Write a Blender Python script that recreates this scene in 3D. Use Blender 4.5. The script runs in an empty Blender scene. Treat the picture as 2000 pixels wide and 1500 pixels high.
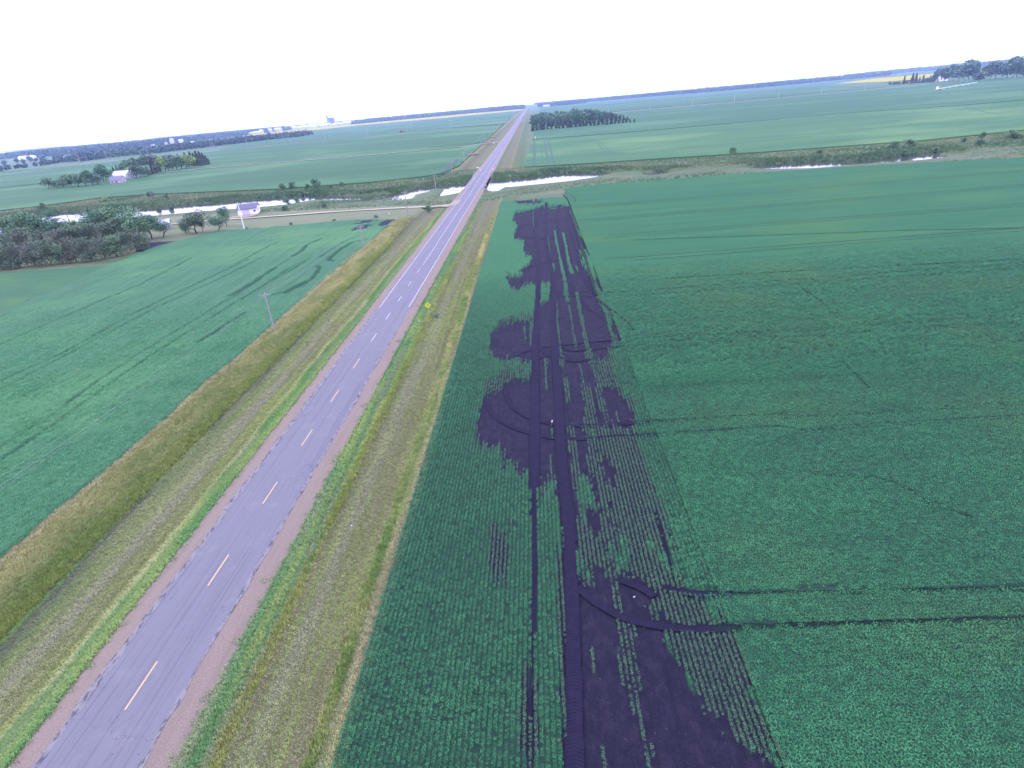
import bpy, math, random
import numpy as np
from math import radians as R

# ------------------------------------------------------------------ camera, sky, sun, exposure
S = bpy.context.scene
COL = S.collection
EYE = (31.83, 0.0, 37.0)            # the drone: 37 m up, 32 m right of the road's centre line
PITCH, YAW, ROLL, FPX = R(25.0218), R(3.8902), R(5.2848), 1166.0   # FPX: focal length in pixels of a 2000 px wide frame
cam_d = bpy.data.cameras.new('camera'); cam = bpy.data.objects.new('camera', cam_d); COL.objects.link(cam)
cam_d.sensor_width = 36; cam_d.lens = FPX / 2000 * 36; cam_d.clip_start = .5; cam_d.clip_end = 60000
from mathutils import Matrix, Vector
cam.matrix_world = Matrix.Translation(EYE) @ Matrix.Rotation(YAW, 4, 'Z') @ Matrix.Rotation(R(90) - PITCH, 4, 'X') @ Matrix.Rotation(-ROLL, 4, 'Z')
S.camera = cam
SKY = (2.55, 2.45, 4.3)             # brightness of the white overcast seen through the camera's cold white balance
SUN_EL, SUN_AZ = R(30), R(-62)      # sun behind cloud, low on the left
EXPO = 1.0
w = bpy.data.worlds.new('World'); S.world = w; w.use_nodes = True
nt = w.node_tree; nt.nodes.clear()
sky = nt.nodes.new('ShaderNodeTexSky'); sky.sky_type = 'NISHITA'; sky.sun_disc = False
sky.sun_elevation = SUN_EL; sky.sun_rotation = SUN_AZ; sky.dust_density = 4; sky.air_density = 1.5
cl = nt.nodes.new('ShaderNodeRGB'); BGS = .12
cl.outputs[0].default_value = tuple(c / (2 ** EXPO) / BGS for c in SKY) + (1,)
mx = nt.nodes.new('ShaderNodeMix'); mx.data_type = 'RGBA'; mx.inputs['Factor'].default_value = .93
bg = nt.nodes.new('ShaderNodeBackground'); bg.inputs[1].default_value = BGS
wo = nt.nodes.new('ShaderNodeOutputWorld')
nt.links.new(sky.outputs[0], mx.inputs['A']); nt.links.new(cl.outputs[0], mx.inputs['B'])
nt.links.new(mx.outputs['Result'], bg.inputs[0]); nt.links.new(bg.outputs[0], wo.inputs[0])
sd = bpy.data.lights.new('sun', 'SUN'); sd.energy = .8; sd.angle = R(14); sd.color = (1, .93, .9)
so = bpy.data.objects.new('sun', sd); COL.objects.link(so)
so.rotation_euler = (R(90) - SUN_EL, 0, -SUN_AZ + math.pi); so.location = (0, 0, 90)
so.rotation_euler = Vector((math.sin(SUN_AZ) * math.cos(SUN_EL), math.cos(SUN_AZ) * math.cos(SUN_EL), math.sin(SUN_EL))).to_track_quat('Z', 'Y').to_euler()
S.view_settings.view_transform = 'Standard'; S.view_settings.look = 'None'
S.view_settings.exposure = EXPO; S.view_settings.gamma = 1
S.cycles.use_denoising = True; S.cycles.volume_bounces = 1; S.cycles.max_bounces = 5
S.cycles.diffuse_bounces = 2; S.cycles.glossy_bounces = 2; S.cycles.transmission_bounces = 2
random.seed(4); RN = np.random.default_rng(7)
FZ = -.15                           # level of the fields; the crown of the road is 0
WZ = -1.6                           # river level

# ------------------------------------------------------------------ helpers
_c, _s = math.cos(ROLL), math.sin(ROLL)
def at(x, y, z=0.0):
    """the ground point surveyed from a pixel of the 2000 x 1500 photograph, on the level z"""
    dx, dy = x - 1000, y - 750
    u, v = dx * _c - dy * _s, dx * _s + dy * _c
    d = FPX * math.sin(PITCH) + v * math.cos(PITCH); f = FPX * math.cos(PITCH) - v * math.sin(PITCH)
    k = (EYE[2] - z) / d; X, Y = u * k, f * k
    return EYE[0] + X * math.cos(YAW) - Y * math.sin(YAW), X * math.sin(YAW) + Y * math.cos(YAW)
def tall(x, y, bx, by):
    """height of a thing whose base is seen at (bx, by) and whose top at (x, y)"""
    X, Y = at(bx, by); dx, dy = x - 1000, y - 750
    v = dx * _s + dy * _c
    d = FPX * math.sin(PITCH) + v * math.cos(PITCH); f = FPX * math.cos(PITCH) - v * math.sin(PITCH)
    return EYE[2] - d * (-(X - EYE[0]) * math.sin(YAW) + Y * math.cos(YAW)) / f
def zoomed(ox, oy, k):
    return lambda pts, z=0.0: [at(ox + a / k, oy + b / k, z) for a, b in pts]
P1 = zoomed(0, 0, 1)
Z6 = zoomed(850, 330, 4); ZS1 = zoomed(850, 650, 2000 / 550); ZS2 = zoomed(850, 1000, 2000 / 700)
ZL = zoomed(0, 500, 10 / 3); Z7 = zoomed(450, 400, 4); Z7b = zoomed(560, 330, 5); Z3 = zoomed(800, 150, 4)
def alb(r, g, b, k=1.0):
    """surface colour from how it looks under this sky"""
    o = []
    for c, l in zip((r, g, b), SKY):
        c /= 255; c = c / 12.92 if c < .04 else ((c + .055) / 1.055) ** 2.4
        o.append(min(.85, k * c / l))
    return tuple(o) + (1,)
def tag(o, label=None, cat=None, group=None, kind=None):
    if label: o['label'] = label
    if cat: o['category'] = cat
    if group: o['group'] = group
    if kind: o['kind'] = kind
    return o
def link(o, parent=None):
    COL.objects.link(o)
    if parent: o.parent = parent
    return o
def mesh(name, V, F, m=None, parent=None, smooth=False, loc=None):
    me = bpy.data.meshes.new(name)
    V = np.asarray(V, dtype=np.float32).reshape(-1, 3)
    if isinstance(F, np.ndarray):
        k = F.shape[1]; n = len(F)
        me.vertices.add(len(V)); me.vertices.foreach_set('co', V.ravel())
        me.loops.add(n * k); me.loops.foreach_set('vertex_index', F.ravel().astype(np.int32))
        me.polygons.add(n); me.polygons.foreach_set('loop_start', np.arange(0, n * k, k, dtype=np.int32))
        me.update(calc_edges=True); me.validate()
    else:
        me.from_pydata([tuple(map(float, v)) for v in V], [], F)
    if smooth: me.polygons.foreach_set('use_smooth', [True] * len(me.polygons))
    if m: me.materials.append(m)
    o = bpy.data.objects.new(name, me)
    if loc: o.location = loc
    return link(o, parent)
def empty(name, loc, rz=0):
    o = bpy.data.objects.new(name, None); o.location = loc; o.rotation_euler = (0, 0, rz); o.empty_display_size = .5
    return link(o)
def fattr(o, name, vals, t='FLOAT', d='POINT'):
    a = o.data.attributes.new(name, t, d)
    a.data.foreach_set('color' if t == 'FLOAT_COLOR' else 'vector' if t == 'FLOAT_VECTOR' else 'value', np.asarray(vals, dtype=np.float32).ravel())
class MB:
    def __init__(s): s.V, s.F = [], []
    def add(s, V, F):
        b = len(s.V); s.V += [tuple(v) for v in V]; s.F += [tuple(b + i for i in f) for f in F]; return s
    def box(s, x0, y0, z0, x1, y1, z1):
        return s.add([(x0,y0,z0),(x1,y0,z0),(x1,y1,z0),(x0,y1,z0),(x0,y0,z1),(x1,y0,z1),(x1,y1,z1),(x0,y1,z1)],
                     [(3,2,1,0),(4,5,6,7),(0,1,5,4),(1,2,6,5),(2,3,7,6),(3,0,4,7)])
    def tube(s, p, q, r0, r1=None, n=6):
        r1 = r0 if r1 is None else r1
        p, q = Vector(p), Vector(q); d = (q - p).normalized(); a = d.orthogonal().normalized(); b = d.cross(a)
        V = []
        for c, r in ((p, r0), (q, r1)):
            V += [c + a * r * math.cos(2*math.pi*i/n) + b * r * math.sin(2*math.pi*i/n) for i in range(n)]
        return s.add(V, [(i, (i+1) % n, n + (i+1) % n, n + i) for i in range(n)] + [tuple(range(n-1, -1, -1)), tuple(range(n, 2*n))])
    def build(s, name, m, parent=None): return mesh(name, s.V, s.F, m, parent)
def inside(x, y, poly):
    p = np.asarray(poly); r = np.zeros(x.shape, bool); j = len(p) - 1
    for i in range(len(p)):
        xi, yi = p[i]; xj, yj = p[j]
        if yi != yj: r ^= ((yi > y) != (yj > y)) & (x < (xj - xi) * (y - yi) / (yj - yi) + xi)
        j = i
    return r
def dist(x, y, line):
    """distance to a polyline"""
    b = np.full(x.shape, 1e9)
    for (x0, y0), (x1, y1) in zip(line[:-1], line[1:]):
        L = (x1-x0)**2 + (y1-y0)**2 + 1e-9
        t = np.clip(((x-x0)*(x1-x0) + (y-y0)*(y1-y0)) / L, 0, 1)
        b = np.minimum(b, np.hypot(x - x0 - t*(x1-x0), y - y0 - t*(y1-y0)))
    return b
_NT = RN.random((256, 256))
def noise(x, y, s=1.0, o=0):
    x = x / s + o * 17.3; y = y / s + o * 9.1
    i, j = np.floor(x).astype(int), np.floor(y).astype(int); fx, fy = x - i, y - j
    fx = fx*fx*(3-2*fx); fy = fy*fy*(3-2*fy); T = lambda a, b: _NT[a % 256, b % 256]
    return (T(i,j)*(1-fx) + T(i+1,j)*fx)*(1-fy) + (T(i,j+1)*(1-fx) + T(i+1,j+1)*fx)*fy

# ------------------------------------------------------------------ materials
class N:
    """a small node-graph writer"""
    def __init__(s, name, rough=.9, spec=.2):
        s.m = bpy.data.materials.new(name); s.m.use_nodes = True; s.t = s.m.node_tree
        s.b = s.t.nodes['Principled BSDF']; s.b.inputs['Roughness'].default_value = rough
        s.b.inputs['Specular IOR Level'].default_value = spec
        s._pos = None
    def n(s, t, **k):
        x = s.t.nodes.new('ShaderNode' + t)
        for a, v in k.items(): setattr(x, a, v)
        return x
    def l(s, a, b): s.t.links.new(a, b)
    def put(s, sock, v):
        if isinstance(v, (int, float)):
            sock.default_value = v
        elif isinstance(v, tuple): sock.default_value = v
        else: s.l(v, sock)
    def pos(s):
        if not s._pos: s._pos = s.n('NewGeometry').outputs['Position']
        return s._pos
    def scaled(s, sx, sy, sz=1, rot=0):
        m = s.n('Mapping'); m.inputs['Scale'].default_value = (sx, sy, sz); m.inputs['Rotation'].default_value = (0, 0, rot)
        s.l(s.pos(), m.inputs[0]); return m.outputs[0]
    def noise(s, sx, sy, detail=3, rough=.55, rot=0, sz=1):
        x = s.n('TexNoise'); x.inputs['Scale'].default_value = 1; x.inputs['Detail'].default_value = detail
        x.inputs['Roughness'].default_value = rough; s.l(s.scaled(sx, sy, sz, rot), x.inputs['Vector']); return x.outputs['Fac']
    def rng(s, v, a, b, c=0, d=1):
        x = s.n('MapRange'); s.put(x.inputs[0], v)
        for i, q in enumerate((a, b, c, d)): s.put(x.inputs[i+1], q)
        return x.outputs[0]
    def mix(s, f, a, b, mode='MIX'):
        x = s.n('Mix', data_type='RGBA', blend_type=mode); s.put(x.inputs['Factor'], f); s.put(x.inputs['A'], a); s.put(x.inputs['B'], b)
        return x.outputs['Result']
    def math(s, op, a, b=0):
        x = s.n('Math', operation=op); s.put(x.inputs[0], a); s.put(x.inputs[1], b); return x.outputs[0]
    def attr(s, name, t='GEOMETRY'):
        x = s.n('Attribute', attribute_name=name, attribute_type=t); return x
    def ramp(s, f, stops, interp='LINEAR'):
        x = s.n('ValToRGB'); e = x.color_ramp; e.interpolation = interp
        while len(e.elements) < len(stops): e.elements.new(.5)
        for q, (p, c) in zip(e.elements, stops): q.position = p; q.color = c
        s.put(x.inputs[0], f); return x.outputs[0]
    def bump(s, h, d=.1, st=1.0):
        x = s.n('Bump'); x.inputs['Distance'].default_value = d; x.inputs['Strength'].default_value = st
        s.l(h, x.inputs['Height']); s.l(x.outputs[0], s.b.inputs['Normal'])
    def done(s, c):
        s.put(s.b.inputs['Base Color'], c); return s.m
def plain(name, c, rough=.8, var=.15, sc=1.5, spec=.2, metal=0):
    g = N(name, rough, spec); g.b.inputs['Metallic'].default_value = metal
    lo = tuple(v*(1-var) for v in c[:3]) + (1,); hi = tuple(min(.9, v*(1+var)) for v in c[:3]) + (1,)
    return g.done(g.mix(g.noise(sc, sc, 3, sz=sc), lo, hi))

def verge_material():
    g = N('verge')
    xyz = g.n('SeparateXYZ'); g.l(g.pos(), xyz.inputs[0]); X, Y = xyz.outputs[0], xyz.outputs[1]
    wob = g.rng(g.noise(.5, .05, 4), .25, .75, -.9, .9)
    fine = g.rng(g.noise(2.5, .35, 3), .25, .75, -.25, .25)
    far = g.rng(Y, 20, 400, .7, 1.3)
    xw = g.math('ADD', X, g.math('ADD', g.math('MULTIPLY', wob, far), fine))
    k = lambda x: (x + 26) / 52
    gravel = alb(196, 176, 196); grn = alb(72, 128, 78); olive = alb(120, 128, 88); grey = alb(142, 140, 142); yel = alb(142, 152, 82); tan = alb(168, 160, 122)
    dk = alb(92, 96, 112); brown = alb(138, 126, 118); pale = alb(172, 170, 140); tall_g = alb(128, 134, 92)
    L = [(-25, tall_g), (-22, tan), (-19, tall_g), (-16.9, olive), (-16.2, dk), (-15.5, alb(118, 124, 112)), (-14.3, olive), (-13.2, alb(122, 130, 100)), (-12.6, alb(140, 138, 134)), (-11.3, alb(140, 138, 134)),
         (-10.8, olive), (-10, yel), (-9.4, alb(118, 122, 96)), (-8.7, yel), (-8.2, pale), (-7.7, alb(96, 140, 76)), (-7.2, grn), (-6, grn)]
    Rr = [(6, grn), (7.8, grn), (8.3, yel), (8.9, brown), (9.5, olive), (10.4, alb(136, 136, 130)), (11.2, alb(134, 134, 126)), (12.2, olive), (13.0, brown), (13.7, olive),
         (14.3, brown), (14.7, yel), (15.3, alb(112, 140, 70)), (15.8, tan), (16.6, brown), (17.2, grn)]
    left = g.ramp(g.rng(xw, -26, 0, 0, 1), [((x + 26) / 26, c) for x, c in L])
    right = g.ramp(g.rng(xw, 0, 26, 0, 1), [(x / 26, c) for x, c in Rr])
    band = g.mix(g.rng(X, -.01, .01), left, right)
    blot = g.rng(g.noise(.25, .06, 5, .65), .42, .62)
    band = g.mix(g.math('MULTIPLY', blot, .35), band, g.mix(g.noise(1.2, .2, 3), olive, grey))
    st = g.noise(2.4, .035, 4, .7)
    band = g.mix(g.rng(st, .54, .62, 0, .55), band, alb(132, 146, 82)); band = g.mix(g.rng(st, .36, .45, .5, 0), band, alb(150, 142, 140))
    # fine grain of stems and litter
    band = g.mix(g.rng(g.noise(9, 3.5, 3, .7), .3, .7, 0, .45), band, g.mix(g.noise(5, 1.5), alb(92, 100, 62), alb(168, 162, 126)))
    # rough pasture and river bank beyond
    rough = g.mix(g.rng(g.noise(.05, .12, 5, .6), .38, .6), alb(104, 140, 112), alb(136, 156, 128))
    rough = g.mix(g.rng(g.noise(.03, .1, 4, .6), .56, .68), rough, alb(176, 160, 158))
    rough = g.mix(g.rng(g.noise(.8, 1.4, 4), .3, .7, 0, .5), rough, alb(92, 118, 96))
    lawn = g.mix(g.rng(g.noise(.06, .2, 4), .35, .65), alb(138, 156, 132), alb(158, 164, 146))
    c = g.mix(g.attr('rough').outputs['Fac'], band, rough)
    c = g.mix(g.attr('lawn').outputs['Fac'], c, lawn)
    far_c = g.mix(g.rng(g.noise(.004, .02, 5, .6), .4, .6), alb(104, 148, 112), alb(96, 136, 116))
    c = g.mix(g.attr('far').outputs['Fac'], c, far_c)
    mud = g.mix(g.noise(1, 1), alb(78, 80, 92), alb(104, 100, 108))
    c = g.mix(g.attr('mud').outputs['Fac'], c, mud)
    # gravel shoulders either side of the asphalt
    ax = g.math('ABSOLUTE', g.math('ADD', X, g.rng(g.noise(1.3, .5, 4), .2, .8, -.28, .28)))
    gr = g.mix(g.rng(g.noise(9, 9, 3, .8), .3, .7), alb(150, 132, 150), alb(208, 188, 202))
    gr = g.mix(g.rng(g.noise(1.6, .1, 4), .45, .7, 0, .6), gr, alb(168, 150, 164))
    onroad = g.math('MULTIPLY', g.math('LESS_THAN', ax, 6.0), g.math('LESS_THAN', Y, 5200))
    c = g.mix(onroad, c, gr)
    g.bump(g.noise(5, 2.5, 4, .7), .12, .9)
    return g.done(c)

def asphalt_material():
    g = N('asphalt', .85, .3)
    xyz = g.n('SeparateXYZ'); g.l(g.pos(), xyz.inputs[0]); X = xyz.outputs[0]
    c = g.mix(g.noise(1.1, .04, 5, .6), alb(144, 144, 186), alb(164, 163, 208))
    c = g.mix(g.rng(g.noise(3.2, .02, 4, .7), .52, .62, 0, .6), c, alb(116, 116, 160))
    c = g.mix(g.rng(g.noise(25, 25, 2, .8), .35, .7, 0, .35), c, alb(132, 132, 178))
    c = g.mix(g.rng(g.noise(.3, .3, 5, .7), .55, .75, 0, .35), c, alb(184, 180, 222))
    # crumbling, patched edges
    ax = g.math('ABSOLUTE', X)
    e = g.math('ADD', ax, g.rng(g.noise(.8, .35, 4), .2, .8, -.25, .25))
    edge = g.mix(g.rng(g.noise(3.6, .8, 5, .8), .5, .55), alb(172, 168, 204), alb(106, 102, 134))
    c = g.mix(g.rng(e, 3.42, 3.55), c, edge)
    # thin cracks
    v = g.n('TexVoronoi', feature='DISTANCE_TO_EDGE'); v.inputs['Scale'].default_value = 1; v.inputs['Randomness'].default_value = 1
    wv = g.n('VectorMath', operation='ADD'); nz = g.n('TexNoise'); nz.inputs['Scale'].default_value = 1; g.l(g.scaled(.6, .6), nz.inputs['Vector'])
    g.l(g.scaled(.22, .09), wv.inputs[0]); g.l(nz.outputs['Color'], wv.inputs[1]); g.l(wv.outputs[0], v.inputs['Vector'])
    crack = g.math('MULTIPLY', g.rng(v.outputs['Distance'], 0, .006, .8, 0), g.rng(g.noise(.1, .05), .4, .55))
    c = g.mix(crack, c, alb(96, 94, 130))
    g.bump(g.noise(30, 30, 2), .01, .5)
    return g.done(c)

def soil_material():
    g = N('soil', .95, .1)
    c = g.mix(g.noise(.5, .3, 5, .6), alb(42, 42, 84), alb(60, 59, 102))
    c = g.mix(g.rng(g.noise(1.3, .8, 5, .7), .46, .62, 0, .55), c, alb(86, 80, 124)); c = g.mix(g.rng(g.noise(2.6, .12, 4), .5, .7, 0, .5), c, alb(36, 32, 74))
    c = g.mix(g.rng(g.noise(7, 7, 3, .8), .3, .7, 0, .55), c, alb(30, 27, 62))
    c = g.mix(g.rng(g.noise(22, 22, 2, .7), .5, .68, 0, .5), c, alb(92, 84, 126))
    c = g.mix(g.rng(g.noise(16, 16, 1), .72, .75, 0, .8), c, alb(150, 140, 170))        # clods and straw flecks
    # the canopy seen as one surface, away from where single plants are built
    can = g.mix(g.rng(g.noise(2.6, .5, 3), .35, .65), alb(74, 144, 116), alb(88, 160, 130))
    can = g.mix(g.rng(g.noise(9, 9, 3, .75), .3, .7, 0, .5), can, alb(58, 120, 98))
    lean = g.mix(g.noise(.1, .05), alb(90, 154, 112), alb(86, 158, 130))
    can = g.mix(g.rng(g.noise(.05, .03, 4), .4, .7, 0, .5), can, lean)
    c = g.mix(g.attr('cover').outputs['Fac'], c, can)
    g.bump(g.noise(9, 9, 4, .8), .12, 1.0)
    return g.done(c)

def crop_material(name, a, b, d, dirx=.01, diry=.25, grain=7, patch=.02, pc=None, row=None):
    """a closed crop canopy seen from above: streaks along the rows, leaf grain, paler and weedier patches"""
    g = N(name, .95, .1)
    c = g.mix(g.rng(g.noise(dirx, diry, 5, .6), .38, .62), a, b)
    c = g.mix(g.rng(g.noise(dirx * 4, diry * 4, 3, .6), .35, .65, 0, .5), c, d)
    c = g.mix(g.rng(g.noise(grain, grain, 3, .75), .3, .7, 0, .6), c, d)
    if pc: c = g.mix(g.rng(g.noise(patch, patch * 1.6, 4, .6), .5, .66, 0, .7), c, pc)
    if row:
        wv = g.n('TexWave'); wv.inputs['Scale'].default_value = 1; wv.bands_direction = row[0]; wv.inputs['Distortion'].default_value = .6
        wv.inputs['Detail'].default_value = 2
        g.l(g.scaled(.314 / row[1], .314 / row[1]), wv.inputs['Vector'])
        c = g.mix(g.rng(wv.outputs['Fac'], .0, .45, .5, 0), c, d)
    cv = g.attr('bare')
    soil = g.mix(g.noise(2, 2), alb(58, 52, 98), alb(84, 80, 126))
    if name.startswith('wheat'):
        c = g.mix(g.rng(cv.outputs['Fac'], 0, 1, 0, .95), c, alb(58, 108, 100)); c = g.mix(g.rng(cv.outputs['Fac'], .93, .98), c, soil)
    else: c = g.mix(cv.outputs['Fac'], c, soil)
    g.bump(g.noise(grain, grain, 3, .7), .15, .8)
    return g.done(c)

def leaf_material(name, c1, c2, use_col=False, trans=True):
    g = N(name, .7, .25)
    oi = g.n('ObjectInfo')
    if use_col:
        a = g.attr('col', 'INSTANCER').outputs['Color']
        c = g.mix(g.noise(6, 6, 1), a, g.mix(.6, a, (0, 0, 0, 1)))
        c = g.mix(g.rng(oi.outputs['Random'], 0, 1, 0, .3), c, g.mix(.5, c, c2))
    else:
        c = g.mix(oi.outputs['Random'], c1, c2)
        c = g.mix(g.rng(g.noise(1.1, 1.1, 3, .6, sz=1.1), .35, .65, 0, .8), c, tuple(v * .45 for v in c1[:3]) + (1,))
    return g.done(c)
def crown_material(name, c1, c2, c3):
    g = N(name, .75, .2)
    oi = g.n('ObjectInfo')
    c = g.mix(g.rng(oi.outputs['Random'], 0, 1), c1, c2)
    c = g.mix(g.rng(g.noise(.55, .55, 3, .6, sz=.55), .35, .65), c, c3)
    c = g.mix(g.rng(g.noise(4, 4, 2, sz=4), .3, .7, 0, .5), c, tuple(v * 1.7 for v in c1[:3]) + (1,))
    return g.done(c)
def water_material():
    g = N('river_water', .04, .5); g.b.inputs['IOR'].default_value = 1.33
    g.bump(g.noise(.8, .8, 3), .01, .3)
    g.b.inputs['Specular IOR Level'].default_value = .9
    return g.done(g.mix(g.noise(.1, .1), alb(92, 100, 116), alb(110, 116, 124)))

M_VERGE, M_ASPH, M_SOIL, M_WATER = verge_material(), asphalt_material(), soil_material(), water_material()
WHT = plain('white_paint', (.62, .6, .56, 1), .6, .06)
YELP = plain('faded_centre_paint', (.5, .33, .14, 1), .7, .12, 3)
EDGEP = plain('edge_line_paint', (.4, .385, .36, 1), .7, .15, 2)
WOODG = plain('weathered_pole_wood', (.27, .25, .22, 1), .9, .25, 3)
DKW = plain('dark_creosoted_timber', (.02, .018, .016, 1), .9, .3, 3)
TRUNK = plain('bark', (.045, .038, .03, 1), .95, .35, 3)
SIGNY = plain('sign_yellow', (.62, .62, .02, 1), .5, .04)
SIGNK = plain('sign_black', (.02, .02, .02, 1), .5, .05)
ORNG = plain('marker_orange', (.5, .16, .06, 1), .5, .1)
METAL = plain('galvanised_steel', (.3, .3, .3, 1), .5, .1)
ROOFB = plain('slate_blue_metal_roof', (.1, .1, .13, 1), .6, .12, .6)
GLASS = plain('dark_window_glass', (.03, .035, .04, 1), .1, .1, 1, .6)
CONC = plain('bridge_concrete', (.2, .19, .18, 1), .85, .15, 1)

# ------------------------------------------------------------------ ground
water_px = [
 [(-60,434),(0,428.4),(25,426.6),(56,422.4),(102,417.6),(166,412),(240,411),(307,407),(360,401.6),(420,395.6),(480,391),(548,386),(600,382),
  (600,390),(566,396),(560,397),(516,401),(480,404),(430,407),(363,413),(310,418),(240,424),(166,428.6),(110,432.6),(25,440),(0,441.5),(-60,446)],
 [(600,384),(712,385),(744,383),(780,377),(820,368),(850,364.4),(918,361),(918,365.6),(860,367),(830,372),(792,381),(789,387),(784,387),(782,382.4),(744,386),(712,387.2),(600,386.2)],
 [(966,357),(1000,350.8),(1060,344.4),(1082,340),(1185,337.5),(1150,345),(1112,351),(1050,357.5),(1000,362.3),(970,362.5)],
 [(1278,338),(1292,335.6),(1292,336.8),(1280,339)],
 [(1475,325.5),(1520,321),(1610,316.5),(1670,316.3),(1694,315),(1775,304.5),(1829,299.4),(1823,306.6),(1730,314.4),(1670,318.6),(1580,325.5),(1505,327)],
]
water_w = [P1(p, WZ) for p in water_px]
xb = max(p[0] for p in water_w[1]); 
by0 = min(water_w[1][6][1], water_w[1][7][1]); by1 = max(water_w[1][6][1], water_w[1][7][1])
under = [(-6, 323), (6, 323), (6, 374), (-6, 374)]
water_w.append(under)
road_ys0, road_ys1 = 309.0, 391.0       # bridge deck
DPROF = np.array([[-400,-.15],[-24,-.15],[-18.5,-.2],[-16.6,-1.0],[-15.4,-.95],[-12,-.7],[-6.2,-.18],[-4.3,-.02],[0,0],[4.3,-.02],[6.2,-.18],[9.5,-.7],[13,-.75],[16.2,-.2],[18,-.15],[400,-.15]])
def river_d(x, y):
    d = np.full(x.shape, 1e9)
    for p in water_w:
        q = list(p) + [p[0]]
        dd = dist(x, y, q); dd = np.where(inside(x, y, p), -dd, dd); d = np.minimum(d, dd)
    return d
RLINE = [(-340, 365), (-310, 361), (-279, 358), (-226, 355), (-160, 352), (-105, 350), (-97, 355), (-62, 338), (-38, 335), (-22, 345), (-4, 345), (18, 345), (43, 350), (71, 352), (94, 333), (143, 320), (165, 313), (186, 308), (214, 308), (240, 305), (340, 296)]
def river_line(x): return np.interp(x, [p[0] for p in RLINE], [p[1] for p in RLINE])
def height(x, y, rd=None):
    z = np.interp(x, DPROF[:, 0], DPROF[:, 1])
    if rd is None: rd = river_d(x, y)
    wd = np.where((y < river_line(x)) & (np.abs(x) > 6.5), 26.0, 6.0)      # the near bank is gentle, the far one steep
    return z - 1.7 * np.clip((wd - rd) / (wd + .6), 0, 1.25)
def spread(a, b, step, growth, lim):
    o = [a]
    while o[-1] < lim: o.append(o[-1] + step); step *= growth
    return o
xs = sorted(set([-v for v in spread(330, 0, 4, 1.25, 13500)] + list(np.arange(-328, -30, 2.0)) + list(np.arange(-30, 30, .75)) + list(np.arange(30, 300, 2.2)) + spread(300, 0, 4, 1.25, 13500)))
ys = sorted(set([-v for v in spread(40, 0, 10, 1.6, 3000)] + list(np.arange(-40, 230, 5.0)) + list(np.arange(230, 420, 1.4)) + spread(420, 0, 3, 1.12, 13500)))
xs, ys = np.array(xs), np.array(ys)
GX, GY = np.meshgrid(xs, ys)
gx, gy = GX.ravel(), GY.ravel()
rd = river_d(gx, gy); gz = height(gx, gy, rd)
near_r = np.clip((6 - rd) / 6, 0, 1)
gz = gz + np.where((np.abs(gx) > 26) & (gy > 200) & (gy < 500), (noise(gx, gy, 9) - .5) * .12 * (1 - near_r), 0) - np.where((np.abs(gx) > 26) | (gx > 17), .12, 0)
nx, ny = len(xs), len(ys)
idx = np.arange(nx * ny).reshape(ny, nx)
F = np.stack([idx[:-1,:-1], idx[:-1,1:], idx[1:,1:], idx[1:,:-1]], -1).reshape(-1, 4)
ground = mesh('ground', np.stack([gx, gy, gz], -1), F, M_VERGE, smooth=True); tag(ground, kind='structure')
corr_px = [(-120,424),(0,412),(67,405),(100,399),(200,387),(300,380),(400,376),(550,370),(587,367),(725,357),(770,352),(825,346),(857,342),(905,330),(975,327),(1050,327),(1150,321),(1300,311),(1500,298),(1800,276),(2000,256),(2150,244),
           (2150,294),(2000,308),(1440,340),(1300,351),(1150,362),(1050,375),(1000,384),(930,392),(880,396),(700,405),(560,412),(480,412),(300,424),(0,452),(-120,462)]
corr = P1(corr_px)
gr_ = np.where((np.abs(gx) > 24) | inside(gx, gy, corr), 1.0, 0.0)
fattr(ground, 'rough', np.clip(gr_ * (gy > 150) + (np.abs(gx) > 24) * (gy < 150), 0, 1))
lawn_poly = P1([(-80,480),(0,455),(240,428),(300,423),(480,415),(600,409),(760,400),(866,401),(870,405),(780,430),(640,438),(425,455),(300,490),(0,545)])
fattr(ground, 'lawn', inside(gx, gy, lawn_poly).astype(float) * (gx < -17))
fattr(ground, 'far', np.clip((np.abs(gx) - 60) / 30, 0, 1) * (gy > 470) + 1.0 * (gy > 5200) + 1.0 * (np.abs(gx) > 480) * (gy < 471))
fattr(ground, 'mud', np.clip((3.2 - rd) / 3, 0, 1))
wp = mesh('river_water', [(-900,240,WZ),(-14,240,WZ),(-14,420,WZ),(-900,420,WZ),(14,300,WZ),(14,420,WZ),(-14,300,WZ),(700,230,WZ),(700,420,WZ),(14,230,WZ)], [(0,1,2,3),(6,4,5,2),(9,7,8,5)], M_WATER)
tag(wp, kind='structure')

# ------------------------------------------------------------------ road and its paint
rys = np.concatenate([np.arange(-40, 140, .5), np.arange(140, 420, 3.), np.array(spread(420, 0, 8, 1.12, 5200))])
V, Fq = [], []
for i, y in enumerate(rys):
    j = 1.0 if y < 150 else .35
    l = -3.75 - j * (.28 * noise(np.array([y]), np.array([0.]), 1.6)[0] + .35 * noise(np.array([y]), np.array([7.]), 9)[0])
    r = 3.5 + j * (.28 * noise(np.array([y]), np.array([3.]), 1.6)[0] + .3 * noise(np.array([y]), np.array([11.]), 7)[0])
    for x in (l, -2, 0, 2, r): V.append((x, y, .045 - .01 * abs(x)))
    for x in (l - .02, r + .02): V.append((x, y, -.08))
n = 7
for i in range(len(rys) - 1):
    a, b = i * n, (i + 1) * n
    for k in range(4): Fq.append((a + k, a + k + 1, b + k + 1, b + k))
    Fq.append((a + 5, a, b, b + 5)); Fq.append((a + 4, a + 6, b + 6, b + 4))
tag(mesh('road', V, Fq, M_ASPH), kind='structure')
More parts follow.
